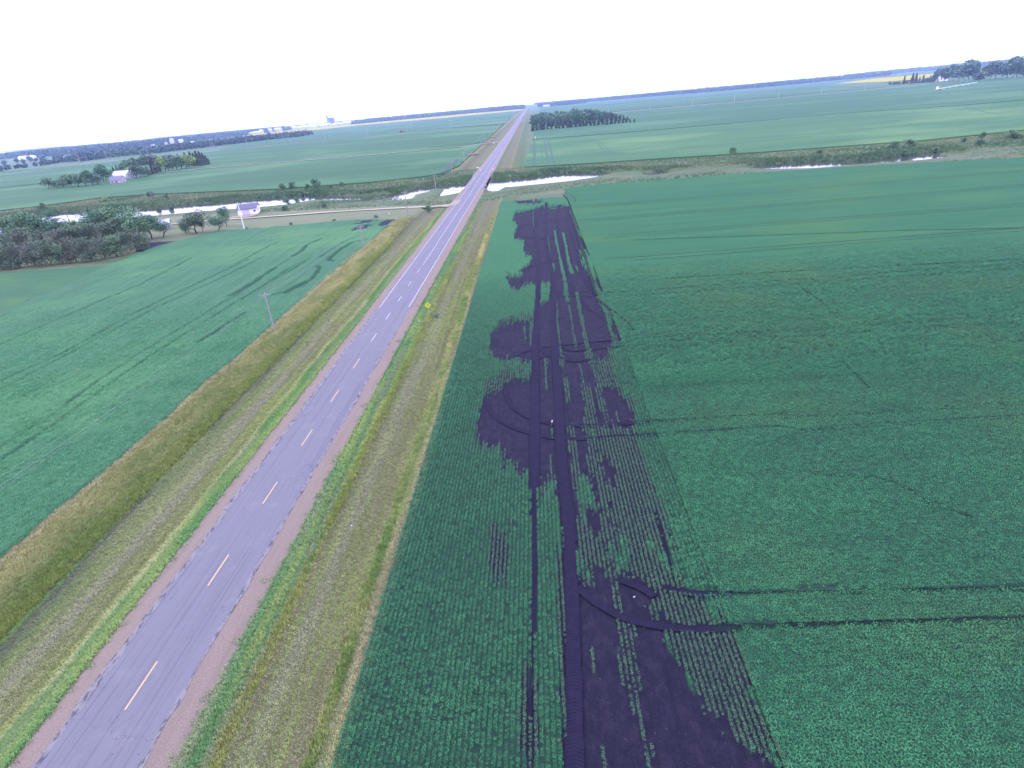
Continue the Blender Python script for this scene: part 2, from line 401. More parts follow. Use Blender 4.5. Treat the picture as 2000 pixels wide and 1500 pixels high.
def strip(mb, x, y0, y1, wd, z=.052, wob=0.0):
    n = max(1, int((y1 - y0) / 6)) if wob else 1
    P = [(x + wob * (noise(np.array([y0 + (y1-y0)*i/n]), np.array([x*3.]), 22)[0] - .5), y0 + (y1-y0)*i/n) for i in range(n + 1)]
    for (xa, ya), (xb_, yb) in zip(P[:-1], P[1:]):
        za, zb = z - .01 * abs(xa), z - .01 * abs(xb_)
        mb.add([(xa-wd/2, ya, za), (xa+wd/2, ya, za), (xb_+wd/2, yb, zb), (xb_-wd/2, yb, zb)], [(0,1,2,3)])
mb = MB(); mw = MB()
for k in range(-5, 11):
    y0 = 28 + 12.19 * k; strip(mb if k < 6 else mw, 0, y0, y0 + 4.1, .12)
tag(mb.build('centre_line_dashes', YELP), kind='structure')
strip(mw, 0, 158, 640, .12, wob=.5); strip(mw, 0, 640, 3000, .2)
strip(mw, -3.35, 122, 640, .14); strip(mw, -3.35, 640, 2500, .2); strip(mw, 3.3, 121, 345, .14); strip(mw, 3.3, 352, 900, .14)
tag(mw.build('road_lines', EDGEP), kind='structure')
# farm track to the yard, and the lanes between far fields
def lane(name, px, wd, m, z, zz=0, n=3):
    P = [Vector((*at(x, y), 0)) for x, y in px]; Q = []
    for a, b in zip(P[:-1], P[1:]):
        Q += [a.lerp(b, t / n) for t in range(n)]
    Q.append(P[-1]); V, Fq = [], []
    for i, p in enumerate(Q):
        d = (Q[min(i+1, len(Q)-1)] - Q[max(i-1, 0)]).normalized(); nn = Vector((-d.y, d.x, 0)) * wd / 2 * (.8 + .4 * random.random())
        for q in (p - nn, p + nn): V.append((q.x, q.y, z))
    return tag(mesh(name, V, [(2*i, 2*i+1, 2*i+3, 2*i+2) for i in range(len(Q)-1)], m), kind='structure')
GRAV = plain('pale_gravel', alb(226, 220, 226), .95, .12, 2)
PINKG = plain('pinkish_gravel', alb(205, 190, 205), .95, .12, 2)
lane('farm_track', [(884,399),(860,402),(820,404),(760,407),(700,410.5),(640,414),(560,420),(480,426),(440,428),(380,433),(330,438),(290,445)], 3.2, GRAV, .03)
lane('farm_track', [(894,391),(886,399),(866,404)], 3.4, PINKG, .035)
lane('field_lane', [(985,277),(965,279),(900,288),(700,306),(400,330),(325,338)], 7, PINKG, .72)
lane('gravel_road', [(-60,342),(0,335),(210,316),(430,294),(640,272),(860,252),(960,243),(1040,236),(1107,229),(1270,214),(1434,200),(1604,184),(1774,169),(2000,149),(2200,131)], 13, PINKG, .78)
lane('yard_gravel', [(452,424),(500,420)], 7, PINKG, .028)

# ------------------------------------------------------------------ fields
def slab(name, poly, z, m, depth=.9, mottle=None):
    """a standing crop: its canopy as a top face with the cut edge of the stand around it"""
    a = sum(p[0]*q[1] - q[0]*p[1] for p, q in zip(poly, poly[1:] + poly[:1]))
    if a < 0: poly = poly[::-1]
    n = len(poly)
    V = [(x, y, z) for x, y in poly] + [(x, y, z - depth) for x, y in poly]
    Fq = [tuple(range(n))] + [(i, n + i, n + (i+1) % n, (i+1) % n) for i in range(n)]
    return tag(mesh(name, V, Fq, m), kind='structure')
def ragged(poly, step, amp):
    o = []
    for p, q in zip(poly, poly[1:] + poly[:1]):
        L = math.hypot(q[0]-p[0], q[1]-p[1]); k = max(1, min(200, int(L / step)))
        for i in range(k):
            t = i / k; j = amp * (random.random() - .5) if k > 1 else 0
            o.append((p[0] + (q[0]-p[0])*t - j*(q[1]-p[1])/max(L, .1), p[1] + (q[1]-p[1])*t + j*(q[0]-p[0])/max(L, .1)))
    return o
G1, G2, G3 = alb(88, 150, 130), alb(108, 168, 146), alb(62, 116, 104)
wheat = crop_material('wheat_canopy', alb(100, 158, 138), alb(112, 172, 150), alb(80, 136, 118), .35, .03, 8, .02, alb(118, 180, 138))
wheat2 = crop_material('low_crop_canopy', alb(88, 146, 126), alb(98, 160, 134), alb(76, 132, 112), .05, .2, 8, .03, alb(108, 160, 118))
soyR = crop_material('soybean_canopy', alb(74, 146, 116), alb(88, 160, 130), alb(60, 126, 102), .012, .22, 8, .02, alb(98, 152, 104), ('Y', .76))
bandA = crop_material('field_green', alb(92, 150, 122), alb(122, 172, 136), alb(80, 138, 114), .004, .05, 2, .006, alb(146, 190, 146))
bandB = crop_material('field_blue_green', alb(86, 142, 122), alb(102, 158, 134), alb(76, 130, 114), .004, .03, 2, .004, alb(120, 172, 144))
bandC = crop_material('field_mid_green', alb(84, 140, 112), alb(106, 160, 128), alb(74, 128, 104), .004, .03, 2, .006, alb(126, 178, 142))
canola = crop_material('canola_bloom', alb(232, 214, 50), alb(244, 228, 70), alb(216, 204, 50), .003, .02, 2, .006)
farM = crop_material('far_field', alb(108, 160, 130), alb(130, 176, 148), alb(98, 146, 124), .002, .012, .5, .002, alb(150, 176, 130))

# left of the road, near: cereal with sprayer tracks
F1 = ragged(P1([(777,427)]), 1, 0) + P1([(700,430),(650,434),(525,445),(425,452),(360,469),(300,484),(262,500),(230,512),(0,613),(-220,720)]) + [(-140, 22), (-23.6, 22)]
F1 = F1[::-1]
edge = [(-23.8 + .5*noise(np.array([0.]), np.array([float(y)]), 2.2)[0] + .6*noise(np.array([5.]), np.array([float(y)]), 14)[0] - .5, y) for y in np.arange(22, 238, .8)]
F1 = [p for p in P1([(700,430),(650,434),(525,445),(425,452),(360,469),(300,484),(262,500),(230,512),(0,613),(-220,720)])] + [(-160, 22)] + edge
def gridfield(name, poly, dx, dy, z, m, bare=None, hfun=None):
    p = np.array(poly); x0, x1 = p[:,0].min(), p[:,0].max(); y0, y1 = p[:,1].min(), p[:,1].max()
    X, Y = np.meshgrid(np.arange(x0, x1 + dx, dx), np.arange(y0, y1 + dy, dy)); ny, nx = X.shape
    cx, cy = (X[:-1,:-1] + X[1:,1:]) / 2, (Y[:-1,:-1] + Y[1:,1:]) / 2
    keep = inside(cx, cy, poly)
    idx = np.arange(nx*ny).reshape(ny, nx)
    Fq = np.stack([idx[:-1,:-1], idx[:-1,1:], idx[1:,1:], idx[1:,:-1]], -1)[keep]
    used = np.unique(Fq); rm = np.zeros(nx*ny, int); rm[used] = np.arange(len(used))
    x, y = X.ravel()[used], Y.ravel()[used]
    b = bare(x, y) if bare else np.zeros(len(x)); zz = z + (hfun(x, y) if hfun else 0)
    # vertices on the rim hang down to the soil, so the stand has an edge
    cnt = np.bincount(rm[Fq].ravel(), minlength=len(used)); zz = np.where(cnt < 4, FZ - .1, zz)
    o = mesh(name, np.stack([x, y, zz], -1), rm[Fq], m, smooth=True); fattr(o, 'bare', b); return tag(o, kind='structure')
bare1 = [P1(q) for q in ([(733,441),(757,431),(776,428.5),(779,432),(768,438),(745,443)], [(690,440),(712,433),(742,430),(735,434),(712,438),(700,441)], [(685,449),(700,443),(722,440),(724,446),(708,448),(690,452)])]
lodge = [ZL(q) for q in ([(1290,570),(1340,540),(1400,510),(1480,450),(1600,380)], [(1750,265),(1850,245),(1930,205),(2000,170)])] + \
        [Z7(q) for q in ([(770,440),(790,415),(870,350),(960,300),(1060,280)], [(765,435),(805,447)], [(440,700),(500,670),(560,640),(640,590),(690,520),(700,500),(680,490)],
                         [(490,410),(520,395),(560,370),(600,320),(640,300),(720,270)], [(240,570),(190,610),(140,640),(60,690),(0,720)], [(240,575),(300,535),(360,500)])]
tram1 = [ZL(q) for q in ([(-100,640),(0,590),(450,390),(900,200),(1250,20)], [(-100,880),(0,830),(400,650),(900,370),(1300,180),(1620,30)], [(-100,945),(0,890),(450,650),(950,380),(1400,170),(1720,10)],
                         [(-100,1320),(0,1260),(300,1080),(650,820),(950,620),(1250,440),(1430,325)], [(-60,1390),(0,1350),(350,1110),(700,860),(1000,650),(1350,430),(1700,210),(2000,40)],
                         [(1430,325),(1560,250),(1690,165),(1712,140),(1760,100),(1900,20)])] + \
        [Z7(q) for q in ([(0,500),(120,430),(300,330),(380,300)], [(0,330),(120,318),(250,310)], [(310,600),(470,500),(620,430)], [(0,210),(200,190),(420,175)], [(700,420),(880,300),(1000,250)])] + [P1([(-60,640),(0,613),(120,560),(230,512),(300,490)])]
thin1 = [ZL(q) for q in ([(0,470),(300,320),(700,150),(1000,20)], [(0,545),(350,400),(800,190),(1150,20)], [(0,1030),(400,800),(800,560),(1200,350)], [(100,1300),(600,960),(1100,640),(1500,420)], [(0,410),(300,270),(600,150)], [(200,1420),(700,1060),(1300,640),(1700,400)],
                         [(0,680),(500,430),(1000,230),(1400,30)], [(0,760),(500,500),(1000,280),(1500,40)])] + \
        [Z7(q) for q in ([(0,260),(200,240),(400,225)], [(0,420),(200,300),(420,230)], [(200,420),(400,300),(600,230)], [(300,480),(520,330),(740,230)], [(500,520),(700,350),(850,260)], [(380,690),(620,520),(860,380),(1000,320)], [(0,640),(180,520),(400,400),(600,280)], [(80,760),(300,640),(520,560)])]
def bare_wheat(x, y):
    b = np.zeros(x.shape); jx, jy = x + (noise(x, y, 1.3) - .5) * 1.6, y + (noise(x, y, 1.7, 3) - .5) * 5
    for p in bare1: b = np.maximum(b, inside(jx, jy, p))
    for q, wd in [(l, .5) for l in lodge] + [(l, .24) for l in tram1] + [(l, .1) for l in thin1]:
        d = dist(x + (noise(x, y, 1.1, 5) - .5) * .5, y, q)
        b = np.maximum(b, np.clip((wd * (1 + .9*(noise(x, y, 3, 2) - .4)) - d) / .22 + .5, 0, 1) * (.9 if wd > .3 else .75 if wd > .2 else .35))
    return b
_b = lambda x, y: bare_wheat(x, y)
def wheat_h(x, y): return -.42 * bare_wheat(x, y) + .1 * (noise(x, y, .9) - .5) + .16 * (noise(x, y, 4, 4) - .5)
fw = gridfield('wheat_field', F1, .3, .6, .42, wheat, _b, wheat_h)
slab('field', P1([(-260,560),(0,533),(100,527),(210,520),(238,511),(229,512),(0,612),(-220,719)]), .2, wheat2, .3)

# the headland of the soybean field, with the drowned-out black soil
soil_polys = [Z6(q) for q in (
 [(820,300),(890,305),(960,292),(1110,290),(1135,400),(1150,440),(1200,470),(1225,520),(1200,590),(1150,640),(1120,620),(1180,800),(1240,870),(1260,1000),(1300,1070),(1330,1130),(1370,1290),(1345,1360),(1340,1490),
  (470,1490),(430,1400),(430,1290),(520,1220),(700,1190),(770,1180),(790,1090),(890,1030),(905,890),(700,900),(655,950),(590,920),(545,845),(660,850),(690,830),(670,800),(750,730),(760,690),(690,650),(700,560),(610,540),(650,440),(605,400),(630,345),(700,335)],
 [(620,240),(700,240),(850,255),(800,270),(640,270)], [(1155,265),(1230,270),(1230,290),(1200,292)], [(1270,800),(1345,950),(1300,950),(1250,880)],
 [(1370,1100),(1450,1190),(1480,1290),(1430,1330),(1390,1290)])] + [ZS1(q) for q in (
 [(388,0),(388,120),(440,190),(560,190),(650,200),(692,240),(692,335),(540,335),(430,430),(350,460),(300,600),(298,740),(370,812),(440,800),(500,890),(560,930),(622,1010),(665,930),(695,900),(700,1000),(740,1080),(800,1050),(850,1060),(875,1200),(910,1400),(920,1500),(1010,1500),(1000,1100),
  (1010,1000),(1100,1040),(1170,1200),(1195,1500),(1230,1500),(1195,1380),(1175,1150),(1140,980),(1090,790),(1080,700),(1090,660),(1400,690),(1410,600),(1320,425),(1270,380),(1170,430),(1130,320),(1100,200),(1210,150),(1250,80),(1250,0)],
 [(1160,860),(1240,900),(1275,1000),(1290,1100),(1215,1085),(1180,980)], [(1225,1200),(1260,1220),(1330,1400),(1320,1500),(1290,1460),(1250,1330)])] + [ZS2(q) for q in (
 [(690,0),(780,0),(930,0),(935,120),(890,145),(860,120),(830,0),(800,60),(790,250),(795,400),(850,400),(880,370),(930,335),(1060,365),(1130,365),(1225,460),(1200,520),(1160,550),(1270,610),(1400,650),(1400,690),(1280,700),(1310,800),(1440,1000),(1520,1110),(1620,1180),(1700,1290),(1850,1360),(1990,1440),(2100,1600),(740,1600),(750,900),(745,420),(735,200)],)]
sparse_polys = [ZS1(q) for q in ([(1230,400),(1400,600),(1440,620),(1420,500),(1330,400)], [(1090,700),(1150,690),(1400,690),(1560,1100),(1700,1500),(1200,1500),(1130,1000)], [(740,180),(830,180),(850,400),(770,400)], [(340,380),(500,290),(690,280),(690,335),(540,340),(430,440),(340,450)], [(1080,140),(1250,100),(1290,380),(1170,430)])] + [ZS2(q) for q in (
 [(1050,100),(1250,250),(1400,420),(1650,640),(1780,900),(1800,1100),(1900,1300),(1700,1300),(1500,1100),(1300,720),(1220,520),(1120,370)], [(1180,540),(1400,640),(1300,600)], [(680,200),(745,150),(752,1429),(700,1429),(690,800)], [(310,130),(430,110),(400,350),(290,440)], [(800,50),(960,150),(940,330),(800,330)], [(490,900),(560,860),(600,1429),(470,1429)], [(1560,1090),(1800,1120),(1960,1429),(1750,1330)])] + [Z6(q) for q in (
 [(1130,560),(1230,560),(1220,690),(1150,690)], [(1240,760),(1290,780),(1345,960),(1270,980)], [(1330,1090),(1450,1190),(1500,1340),(1400,1330)], [(430,1290),(520,1210),(770,1130),(790,1190),(520,1240)], [(1090,330),(1130,640),(1180,640),(1130,400)])]
keep_lines = [(Z6(q), wd) for q, wd in (([(870,480),(885,560),(900,650)], .35), ([(935,480),(945,560),(965,640),(980,720),(1000,800),(1015,870)], .7), ([(1000,500),(1020,600),(1045,740),(1075,820)], .8),
  ([(1050,310),(1075,370),(1110,470),(1150,540)], .9), ([(915,740),(920,800)], .8), ([(1015,890),(1025,980),(1035,1030)], 1.0), ([(1090,900),(1110,980),(1130,1100),(1160,1250),(1190,1400),(1200,1490)], .7),
  ([(1045,1070),(1060,1140),(1080,1300),(1100,1400)], .3), ([(930,900),(945,1050),(960,1250),(970,1400)], .45), ([(765,280),(768,440)], .35), ([(910,310),(960,310)], 1.6), ([(700,1230),(705,1330)], .4), ([(750,1190),(750,1380)], .55), ([(1100,600),(1150,760)], .6), ([(1100,760),(1120,800)], .5))] + \
 [(ZS1(q), wd) for q, wd in (([(885,110),(900,240)], 1.0), ([(1085,100),(1110,220),(1130,260)], 1.0), ([(930,330),(940,500)], .8), ([(1060,380),(1090,500),(1110,650)], 1.3), ([(1150,400),(1200,560),(1220,660)], .8), ([(965,660),(975,780),(985,900),(1000,1100)], .85), ([(1100,660),(1120,800),(1150,1000)], 1.6),
   ([(825,690),(822,1000)], .25), ([(785,190),(790,400)], .5), ([(1050,0),(1085,110)], .6), ([(990,30),(1000,120)], .4), ([(690,340),(690,480)], .25), ([(1020,220),(1060,380)], .4), ([(1290,560),(1300,640)], .3), ([(830,1060),(800,1491)], .5))] + \
 [(ZS2(q), wd) for q, wd in (([(820,0),(825,200)], 1.1), ([(960,0),(1000,350)], 1.6), ([(1000,340),(1040,600),(1080,780)], .85), ([(1080,700),(1090,860),(1105,960)], 1.3), ([(1105,960),(1150,1180)], .6), ([(1160,1190),(1172,1260)], .45), ([(1200,1320),(1190,1429)], .6), ([(875,760),(882,900)], .3), ([(940,1330),(945,1429)], .45), ([(1100,600),(1110,760)], .35))]
tracks = [(Z6(q), wd) for q, wd in (([(840,290),(800,400),(775,480),(800,640),(810,850),(797,1100),(785,1480)], 1.15), ([(870,265),(860,400),(870,600),(900,760),(930,900),(925,1200),(930,1480)], 1.15),
  ([(980,280),(945,350),(960,450),(1000,600),(1020,780),(1060,870),(1100,950)], .9), ([(1050,300),(1020,380),(1060,500),(1110,650),(1140,800),(1200,920),(1260,990)], .9), ([(1130,1000),(1180,1080),(1300,1160)], .6),
  ([(1270,1020),(1340,1080),(1430,1140),(1500,1200),(1550,1260)], .55), ([(760,760),(900,715),(1130,700)], .5), ([(660,800),(780,745),(900,725)], .4), ([(950,962),(1240,955)], .5), ([(950,992),(1260,994)], .5),
  ([(1000,200),(1040,250),(1060,300)], .4), ([(1050,200),(1100,240),(1090,265)], .4), ([(650,480),(700,430),(900,400),(1060,398)], .4), ([(660,520),(800,545),(960,530)], .4), ([(660,860),(690,890)], .4))] + \
 [(ZS1(q), wd) for q, wd in (([(709,0),(709,400),(705,900),(700,1100)], 1.15), ([(848,0),(860,250),(880,500),(890,800),(920,1100),(950,1300)], 1.15),
  ([(360,480),(380,540),(450,620),(600,690),(780,740),(1000,755),(1200,745),(1420,728),(1700,708),(2000,690),(2500,660)], .5), ([(495,390),(510,460),(540,520),(650,600),(800,640),(1000,662),(1200,655),(1420,638),(2000,598),(2500,570)], .5),
  ([(500,190),(640,130),(760,100),(1000,75),(1250,50),(2000,8),(2400,-10)], .4), ([(640,210),(760,170),(850,155)], .4), ([(740,100),(790,150),(1000,200),(1200,180)], .5), ([(880,90),(960,130),(1250,100),(2000,38),(2400,20)], .4), ([(860,180),(1000,205)], .4), ([(704,1060),(701,1300)], .7), ([(930,1220),(955,1300),(962,1400),(975,1480)], 1.15))] + \
 [(ZS2(q), wd) for q, wd in (([(556,0),(552,400),(545,700)], .4), ([(545,700),(530,1000),(520,1429)], .15), ([(735,0),(752,200),(765,600),(772,900),(780,1500)], 1.15), ([(790,420),(870,490),(1000,570),(1060,600),(1200,630),(1380,655),(1550,655),(1700,640),(2000,630),(3300,592)], .75),
  ([(1030,380),(1130,410),(1220,470)], .8), ([(1280,420),(1420,455),(1700,455),(2000,448),(3300,420)], .5), ([(1230,0),(1290,200),(1350,430)], .12))]
HX0, HX1 = 16.4, 44.5
def track_d(x, y, only_wide=False):
    b = np.full(x.shape, 9.0)
    for q, wd in tracks:
        qa = np.array(q); m = (x > qa[:,0].min()-2) & (x < qa[:,0].max()+2) & (y > qa[:,1].min()-2) & (y < qa[:,1].max()+2)
        if m.any(): b[m] = np.minimum(b[m], dist(x[m], y[m], q) - wd / 2)
    return b
ROW = .38
def rowhash(x, k):
    return np.modf(np.abs(np.sin(np.round(x / ROW) * 12.9898 + k * 78.233)) * 43758.5453)[0]
def cover(x, y):
    """share of ground under living soybeans"""
    sc = .35 + y / 160
    jx = x + (noise(x, y, 1.1, 4) - .5) * .5; c = np.zeros(x.shape)
    for k, (am, rag) in enumerate(((1.5, .8), (4.5, 1.6), (8.0, 2.5))):
        jy = y + (rowhash(x, 1 + k) - .5) * am * sc + (noise(x, y, .8, k) - .5) * rag; o = np.zeros(x.shape, bool)
        for p in soil_polys: o |= inside(jx, jy, p)
        c += (~o) * (.4, .32, .28)[k]
    c = np.where(c > .97, 1.0, np.where(c < .3, 0.0, c * .8))
    sp = np.zeros(x.shape, bool); jy = y + (rowhash(x, 5) - .5) * 6 * sc
    for p in sparse_polys: sp |= inside(jx, jy, p)
    c = np.where(sp & (c > .5), .55, c)
    for q, wd in keep_lines:
        qa = np.array(q); m = (x > qa[:,0].min()-3) & (x < qa[:,0].max()+3) & (y > qa[:,1].min()-4) & (y < qa[:,1].max()+4)
        if m.any():
            hit = dist(x[m], y[m], q) < wd * (.22 + .5 * noise(x[m], y[m], 2.2, 6)); cm = c[m]; cm[hit] = np.maximum(cm[hit], .8); c[m] = cm
    c = np.where(track_d(x, y) < 0, 0.0, c)
    return c
top_edge = P1([(985,392),(1000,382),(1050,376),(1150,363),(1200,358)])
hx = np.arange(HX0, HX1 + .01, .19); hy = np.concatenate([np.arange(12, 130, .45), np.arange(130, 262, .8)])
X, Y = np.meshgrid(hx, hy); x, y = X.ravel(), Y.ravel()
cv = cover(x, y)
ymax = np.interp(x, [p[0] for p in top_edge], [p[1] for p in top_edge])
farw = np.clip((y - 70) / 75, 0, 1)                 # beyond this the closed canopy is one surface
sp_n = np.where(cv == .55, np.where(rowhash(x, 3) > .35, .75, .1), cv)
z = FZ + .02 + farw * sp_n * (.34 + .1 * (noise(x, y, .5) - .5)) - np.clip(-track_d(x, y) / .3, 0, 1) * .06
z = z + .03 * (noise(x, y, .4) - .5)
z = np.where((x < HX0 + .1) | (y > ymax) | (y < 12.5), FZ - .15, z)
idx = np.arange(len(x)).reshape(X.shape)
Fq = np.stack([idx[:-1,:-1], idx[:-1,1:], idx[1:,1:], idx[1:,:-1]], -1).reshape(-1, 4)
cyc = y[Fq].mean(1) < ymax[Fq].mean(1) + 1; Fq = Fq[cyc]
hl = mesh('soybean_headland', np.stack([x, y, z], -1), Fq, M_SOIL, smooth=True); tag(hl, kind='structure')
near_cov = .42 * (cv > .9)
fattr(hl, 'cover', farw * sp_n + (1 - farw) * near_cov)

# interior of the soybean field: rows run away from the road
inter = [(HX1 - .1, 12), (420, 12)] + P1([(2300,285),(2000,308),(1440,340),(1300,351),(1200,358)])
inter = [(HX1 - .1, 12), (330, 12)] + [p for p in P1([(2250,290),(2000,308),(1700,324),(1440,340),(1300,351),(1200,358)])] + [(HX1 - .1, np.interp(HX1, [p[0] for p in top_edge], [p[1] for p in top_edge]))]
def inter_near(x, y): return np.clip((y - 70) / 75, 0, 1)
p = np.array(inter)
ix = np.concatenate([np.arange(HX1 - .1, 110, 1.2), np.arange(110, 345, 4.)]); iy = np.arange(12, 345, 1.5)
X, Y = np.meshgrid(ix, iy); ccx, ccy = (X[:-1,:-1]+X[1:,1:])/2, (Y[:-1,:-1]+Y[1:,1:])/2
keep = inside(ccx, ccy, inter); idx = np.arange(X.size).reshape(X.shape)
Fq = np.stack([idx[:-1,:-1], idx[:-1,1:], idx[1:,1:], idx[1:,:-1]], -1)[keep]
used = np.unique(Fq); rm = np.zeros(X.size, int); rm[used] = np.arange(len(used)); x, y = X.ravel()[used], Y.ravel()[used]
fi = mesh('soybean_field', np.stack([x, y, FZ + .02 + .34 * inter_near(x, y)], -1), rm[Fq], soyR, smooth=True); tag(fi, kind='structure')
fattr(fi, 'bare', (1 - inter_near(x, y)) * .5)

# the fields beyond the river, one behind the other
slab('field', P1([(-200,408),(0,412),(67,405),(200,387),(300,380),(400,376),(550,370),(587,367),(725,357),(770,352),(825,346),(857,341),(895,326),(905,316),(935,288),(948,277),(900,289),(700,307),(400,331),(325,339),(200,346),(-200,392)]), .6, bandC)
slab('field', P1([(-200,391),(200,345),(325,338),(400,330),(700,306),(900,288),(950,276),(976,249),(984,243),(860,253),(640,273),(430,295),(210,317),(0,336),(-200,357)]), .65, bandC)
slab('field', P1([(430,293),(640,271),(860,251),(985,242),(1003,224),(1018,217),(1000,218),(920,225.4),(860,231.6),(700,245.3),(640,251.8),(560,260.3),(480,268)]), .6, bandB)
slab('canola_field', P1([(470,268.6),(560,260),(640,251.5),(700,245),(860,231.3),(920,225.2),(1000,217.6),(1020,216),(1024,213.8),(1000,215),(920,221.6),(860,227.2),(700,242.2),(640,247.6),(560,255.6),(474,265.2)]), .9, canola)
slab('field', P1([(1022,327),(1150,320),(1300,310),(1500,297),(1800,275),(2000,255),(2300,228),(2300,172),(2000,197),(1880,207),(1700,219),(1450,240),(1200,262),(1040,274)]), .5, bandA)
slab('field', P1([(1040,273),(1200,261),(1450,239),(1700,218),(1880,206),(2000,196),(2300,171),(2300,122),(2000,150.5),(1774,170.5),(1604,185.5),(1434,201.5),(1270,215.5),(1107,230.5),(1048,237)]), .5, bandB)
slab('field', P1([(1046,233),(1107,226.5),(1270,211.5),(1434,197.5),(1604,181.5),(1730,169.5),(1620,168),(1500,179),(1300,195),(1180,205),(1055,211)]), .5, bandC)
slab('canola_field', P1([(1632,163.6),(1730,160),(1830,152),(1900,146),(2300,110),(2300,104),(1950,132),(1830,143.2),(1700,154.5)]), .9, canola)
slab('canola_field', P1([(1995,128),(2300,99),(2300,96),(1960,127.6)]), .9, canola)
slab('field', P1([(1055,210.8),(1180,204.6),(1300,194.6),(1500,178.8),(1620,167.6),(1632,163),(1700,153.5),(1850,141),(1850,132),(1750,141),(1560,158),(1400,171.5),(1300,183),(1150,197),(1060,206)]), .4, bandB)

black = ragged(P1([(262,492),(272,478),(300,473),(330,471),(357,469),(349,475),(336,480),(320,483.5),(300,484.5),(280,490)]), 1.5, .8)
tag(mesh('bare_soil', [(x, y, -.02) for x, y in black], [tuple(range(len(black)))], plain('black_garden_soil', alb(58, 56, 102), .95, .25, .8)), kind='structure')

# ------------------------------------------------------------------ wheel tracks pressed into soil and crop
def tyre_material():
    g = N('wheel_track', .95, .1); uv = g.n('UVMap').outputs[0]; s = g.n('SeparateXYZ'); g.l(uv, s.inputs[0])
    u = g.math('ABSOLUTE', g.math('SUBTRACT', s.outputs[0], .5))
    ph = g.math('ADD', g.math('MULTIPLY', s.outputs[1], 24.0), g.math('MULTIPLY', u, -10.0))
    t = g.math('SINE', ph)
    lug = g.rng(t, -.1, .5)
    c = g.mix(g.math('MULTIPLY', lug, g.rng(g.noise(1.5, 1.5), .3, .6)), alb(56, 52, 98), alb(38, 35, 76))
    c = g.mix(g.rng(g.noise(8, 8), .3, .7, 0, .4), c, alb(34, 28, 68))
    return g.done(c)
M_TYRE = tyre_material()
M_GAP = plain('crop_wheeling', alb(26, 56, 56), .95, .25, 2)
def ribbon_verts(q, wd, z, step=.8, wob=.0, wv=.12):
    P = [Vector((a, b, 0)) for a, b in q]; Q = []
    for a, b in zip(P[:-1], P[1:]):
        k = max(1, int((b - a).length / step)); Q += [a.lerp(b, i / k) for i in range(k)]
    Q.append(P[-1])
    for _ in range(3):
        Q = [Q[0]] + [(Q[i-1] + Q[i]*2 + Q[i+1]) / 4 for i in range(1, len(Q)-1)] + [Q[-1]]
    V, T, L = [], [], 0
    for i, p in enumerate(Q):
        if i: L += (p - Q[i-1]).length
        d = (Q[min(i+1, len(Q)-1)] - Q[max(i-1, 0)]).normalized(); nn = Vector((-d.y, d.x, 0)) * wd / 2 * (1 + wv * (random.random() - .5))
        sh = Vector((random.random() - .5, random.random() - .5, 0)) * wob
        for a in (-1, 1):
            v = p + sh + nn * a; V.append((v.x, v.y, z(v.x, v.y) if callable(z) else z)); T.append(((a + 1) / 2, L))
    return V, [(2*i, 2*i+1, 2*i+3, 2*i+2) for i in range(len(Q)-1)], T
def ribbons(name, items, m, z, **k):
    V, Fq, T = [], [], []; zz = z
    for n_, (q, wd) in enumerate(items):
        v, f, t = ribbon_verts(q, wd, (z + .0045 * n_) if not callable(z) else (lambda a, b, n_=n_: z(a, b) + .0045 * n_), **k)
        b = len(V); V += v; Fq += [tuple(b + i for i in fc) for fc in f]; T += t
    o = mesh(name, V, Fq, m); uv = o.data.uv_layers.new(name='UVMap')
    for i, lp in enumerate(o.data.loops): uv.data[i].uv = T[lp.vertex_index]
    return tag(o, kind='structure')
def hz(x, y): return FZ + .035
def clipx(q, lim):
    o = []
    for a, b in zip(q[:-1], q[1:]):
        if a[0] <= lim: o.append(a)
        if (a[0] - lim) * (b[0] - lim) < 0: t = (lim - a[0])/(b[0] - a[0]); o.append((lim, a[1] + (b[1]-a[1])*t))
    if q[-1][0] <= lim: o.append(q[-1])
    return o
ribbons('wheel_track', [(clipx(q, 45.5), wd*(1 if wd > .8 else .8 if wd > .7 else 1.1)) for q, wd in tracks if len(clipx(q, 45.5)) > 1], M_TYRE, -.108, wv=.25, step=.5)
V2 = []
for k_ in range(1, 8):
    for o_ in (-1.5, 1.5):
        yy = 35.1 + 27.9 * k_ + o_
        V2.append(([((HX1 + random.random() * 10) if k_ > 1 else 60, yy), (90, yy + .1), (180, yy - .2), (300, yy)], (.3 if k_ < 2 else .17) + .08 * random.random()))
V2 += [(q, .3) for q in [P1([(1240,470),(1480,462),(1760,452),(2050,446)]), P1([(1300,545),(1600,528),(1900,512),(2050,505)]), P1([(1580,925),(1740,935),(1790,965)]), P1([(1800,975),(1900,1010)]), P1([(1640,700),(1700,760)]), P1([(1560,560),(1620,600)])]]
V2 += [([(a, b) for a, b in q if a > 42], wd*.62) for q, wd in tracks if sum(a > 42 for a, b in q) > 1]
ribbons('crop_wheeling', V2, M_GAP, lambda x, y: FZ + .045 + .34 * float(np.clip((y - 70) / 75, 0, 1)), wob=.06, wv=.9, step=.6)
V3 = [(Z3(q), wd) for q, wd in (([(1045,440),(1060,560),(1090,690)], 1.6), ([(1060,430),(1100,560),(1130,690)], 1.6), ([(975,500),(975,700)], 2.2), ([(1430,480),(1545,610)], .9), ([(1460,490),(1590,605)], .9), ([(1030,560),(1040,690)], .8))]
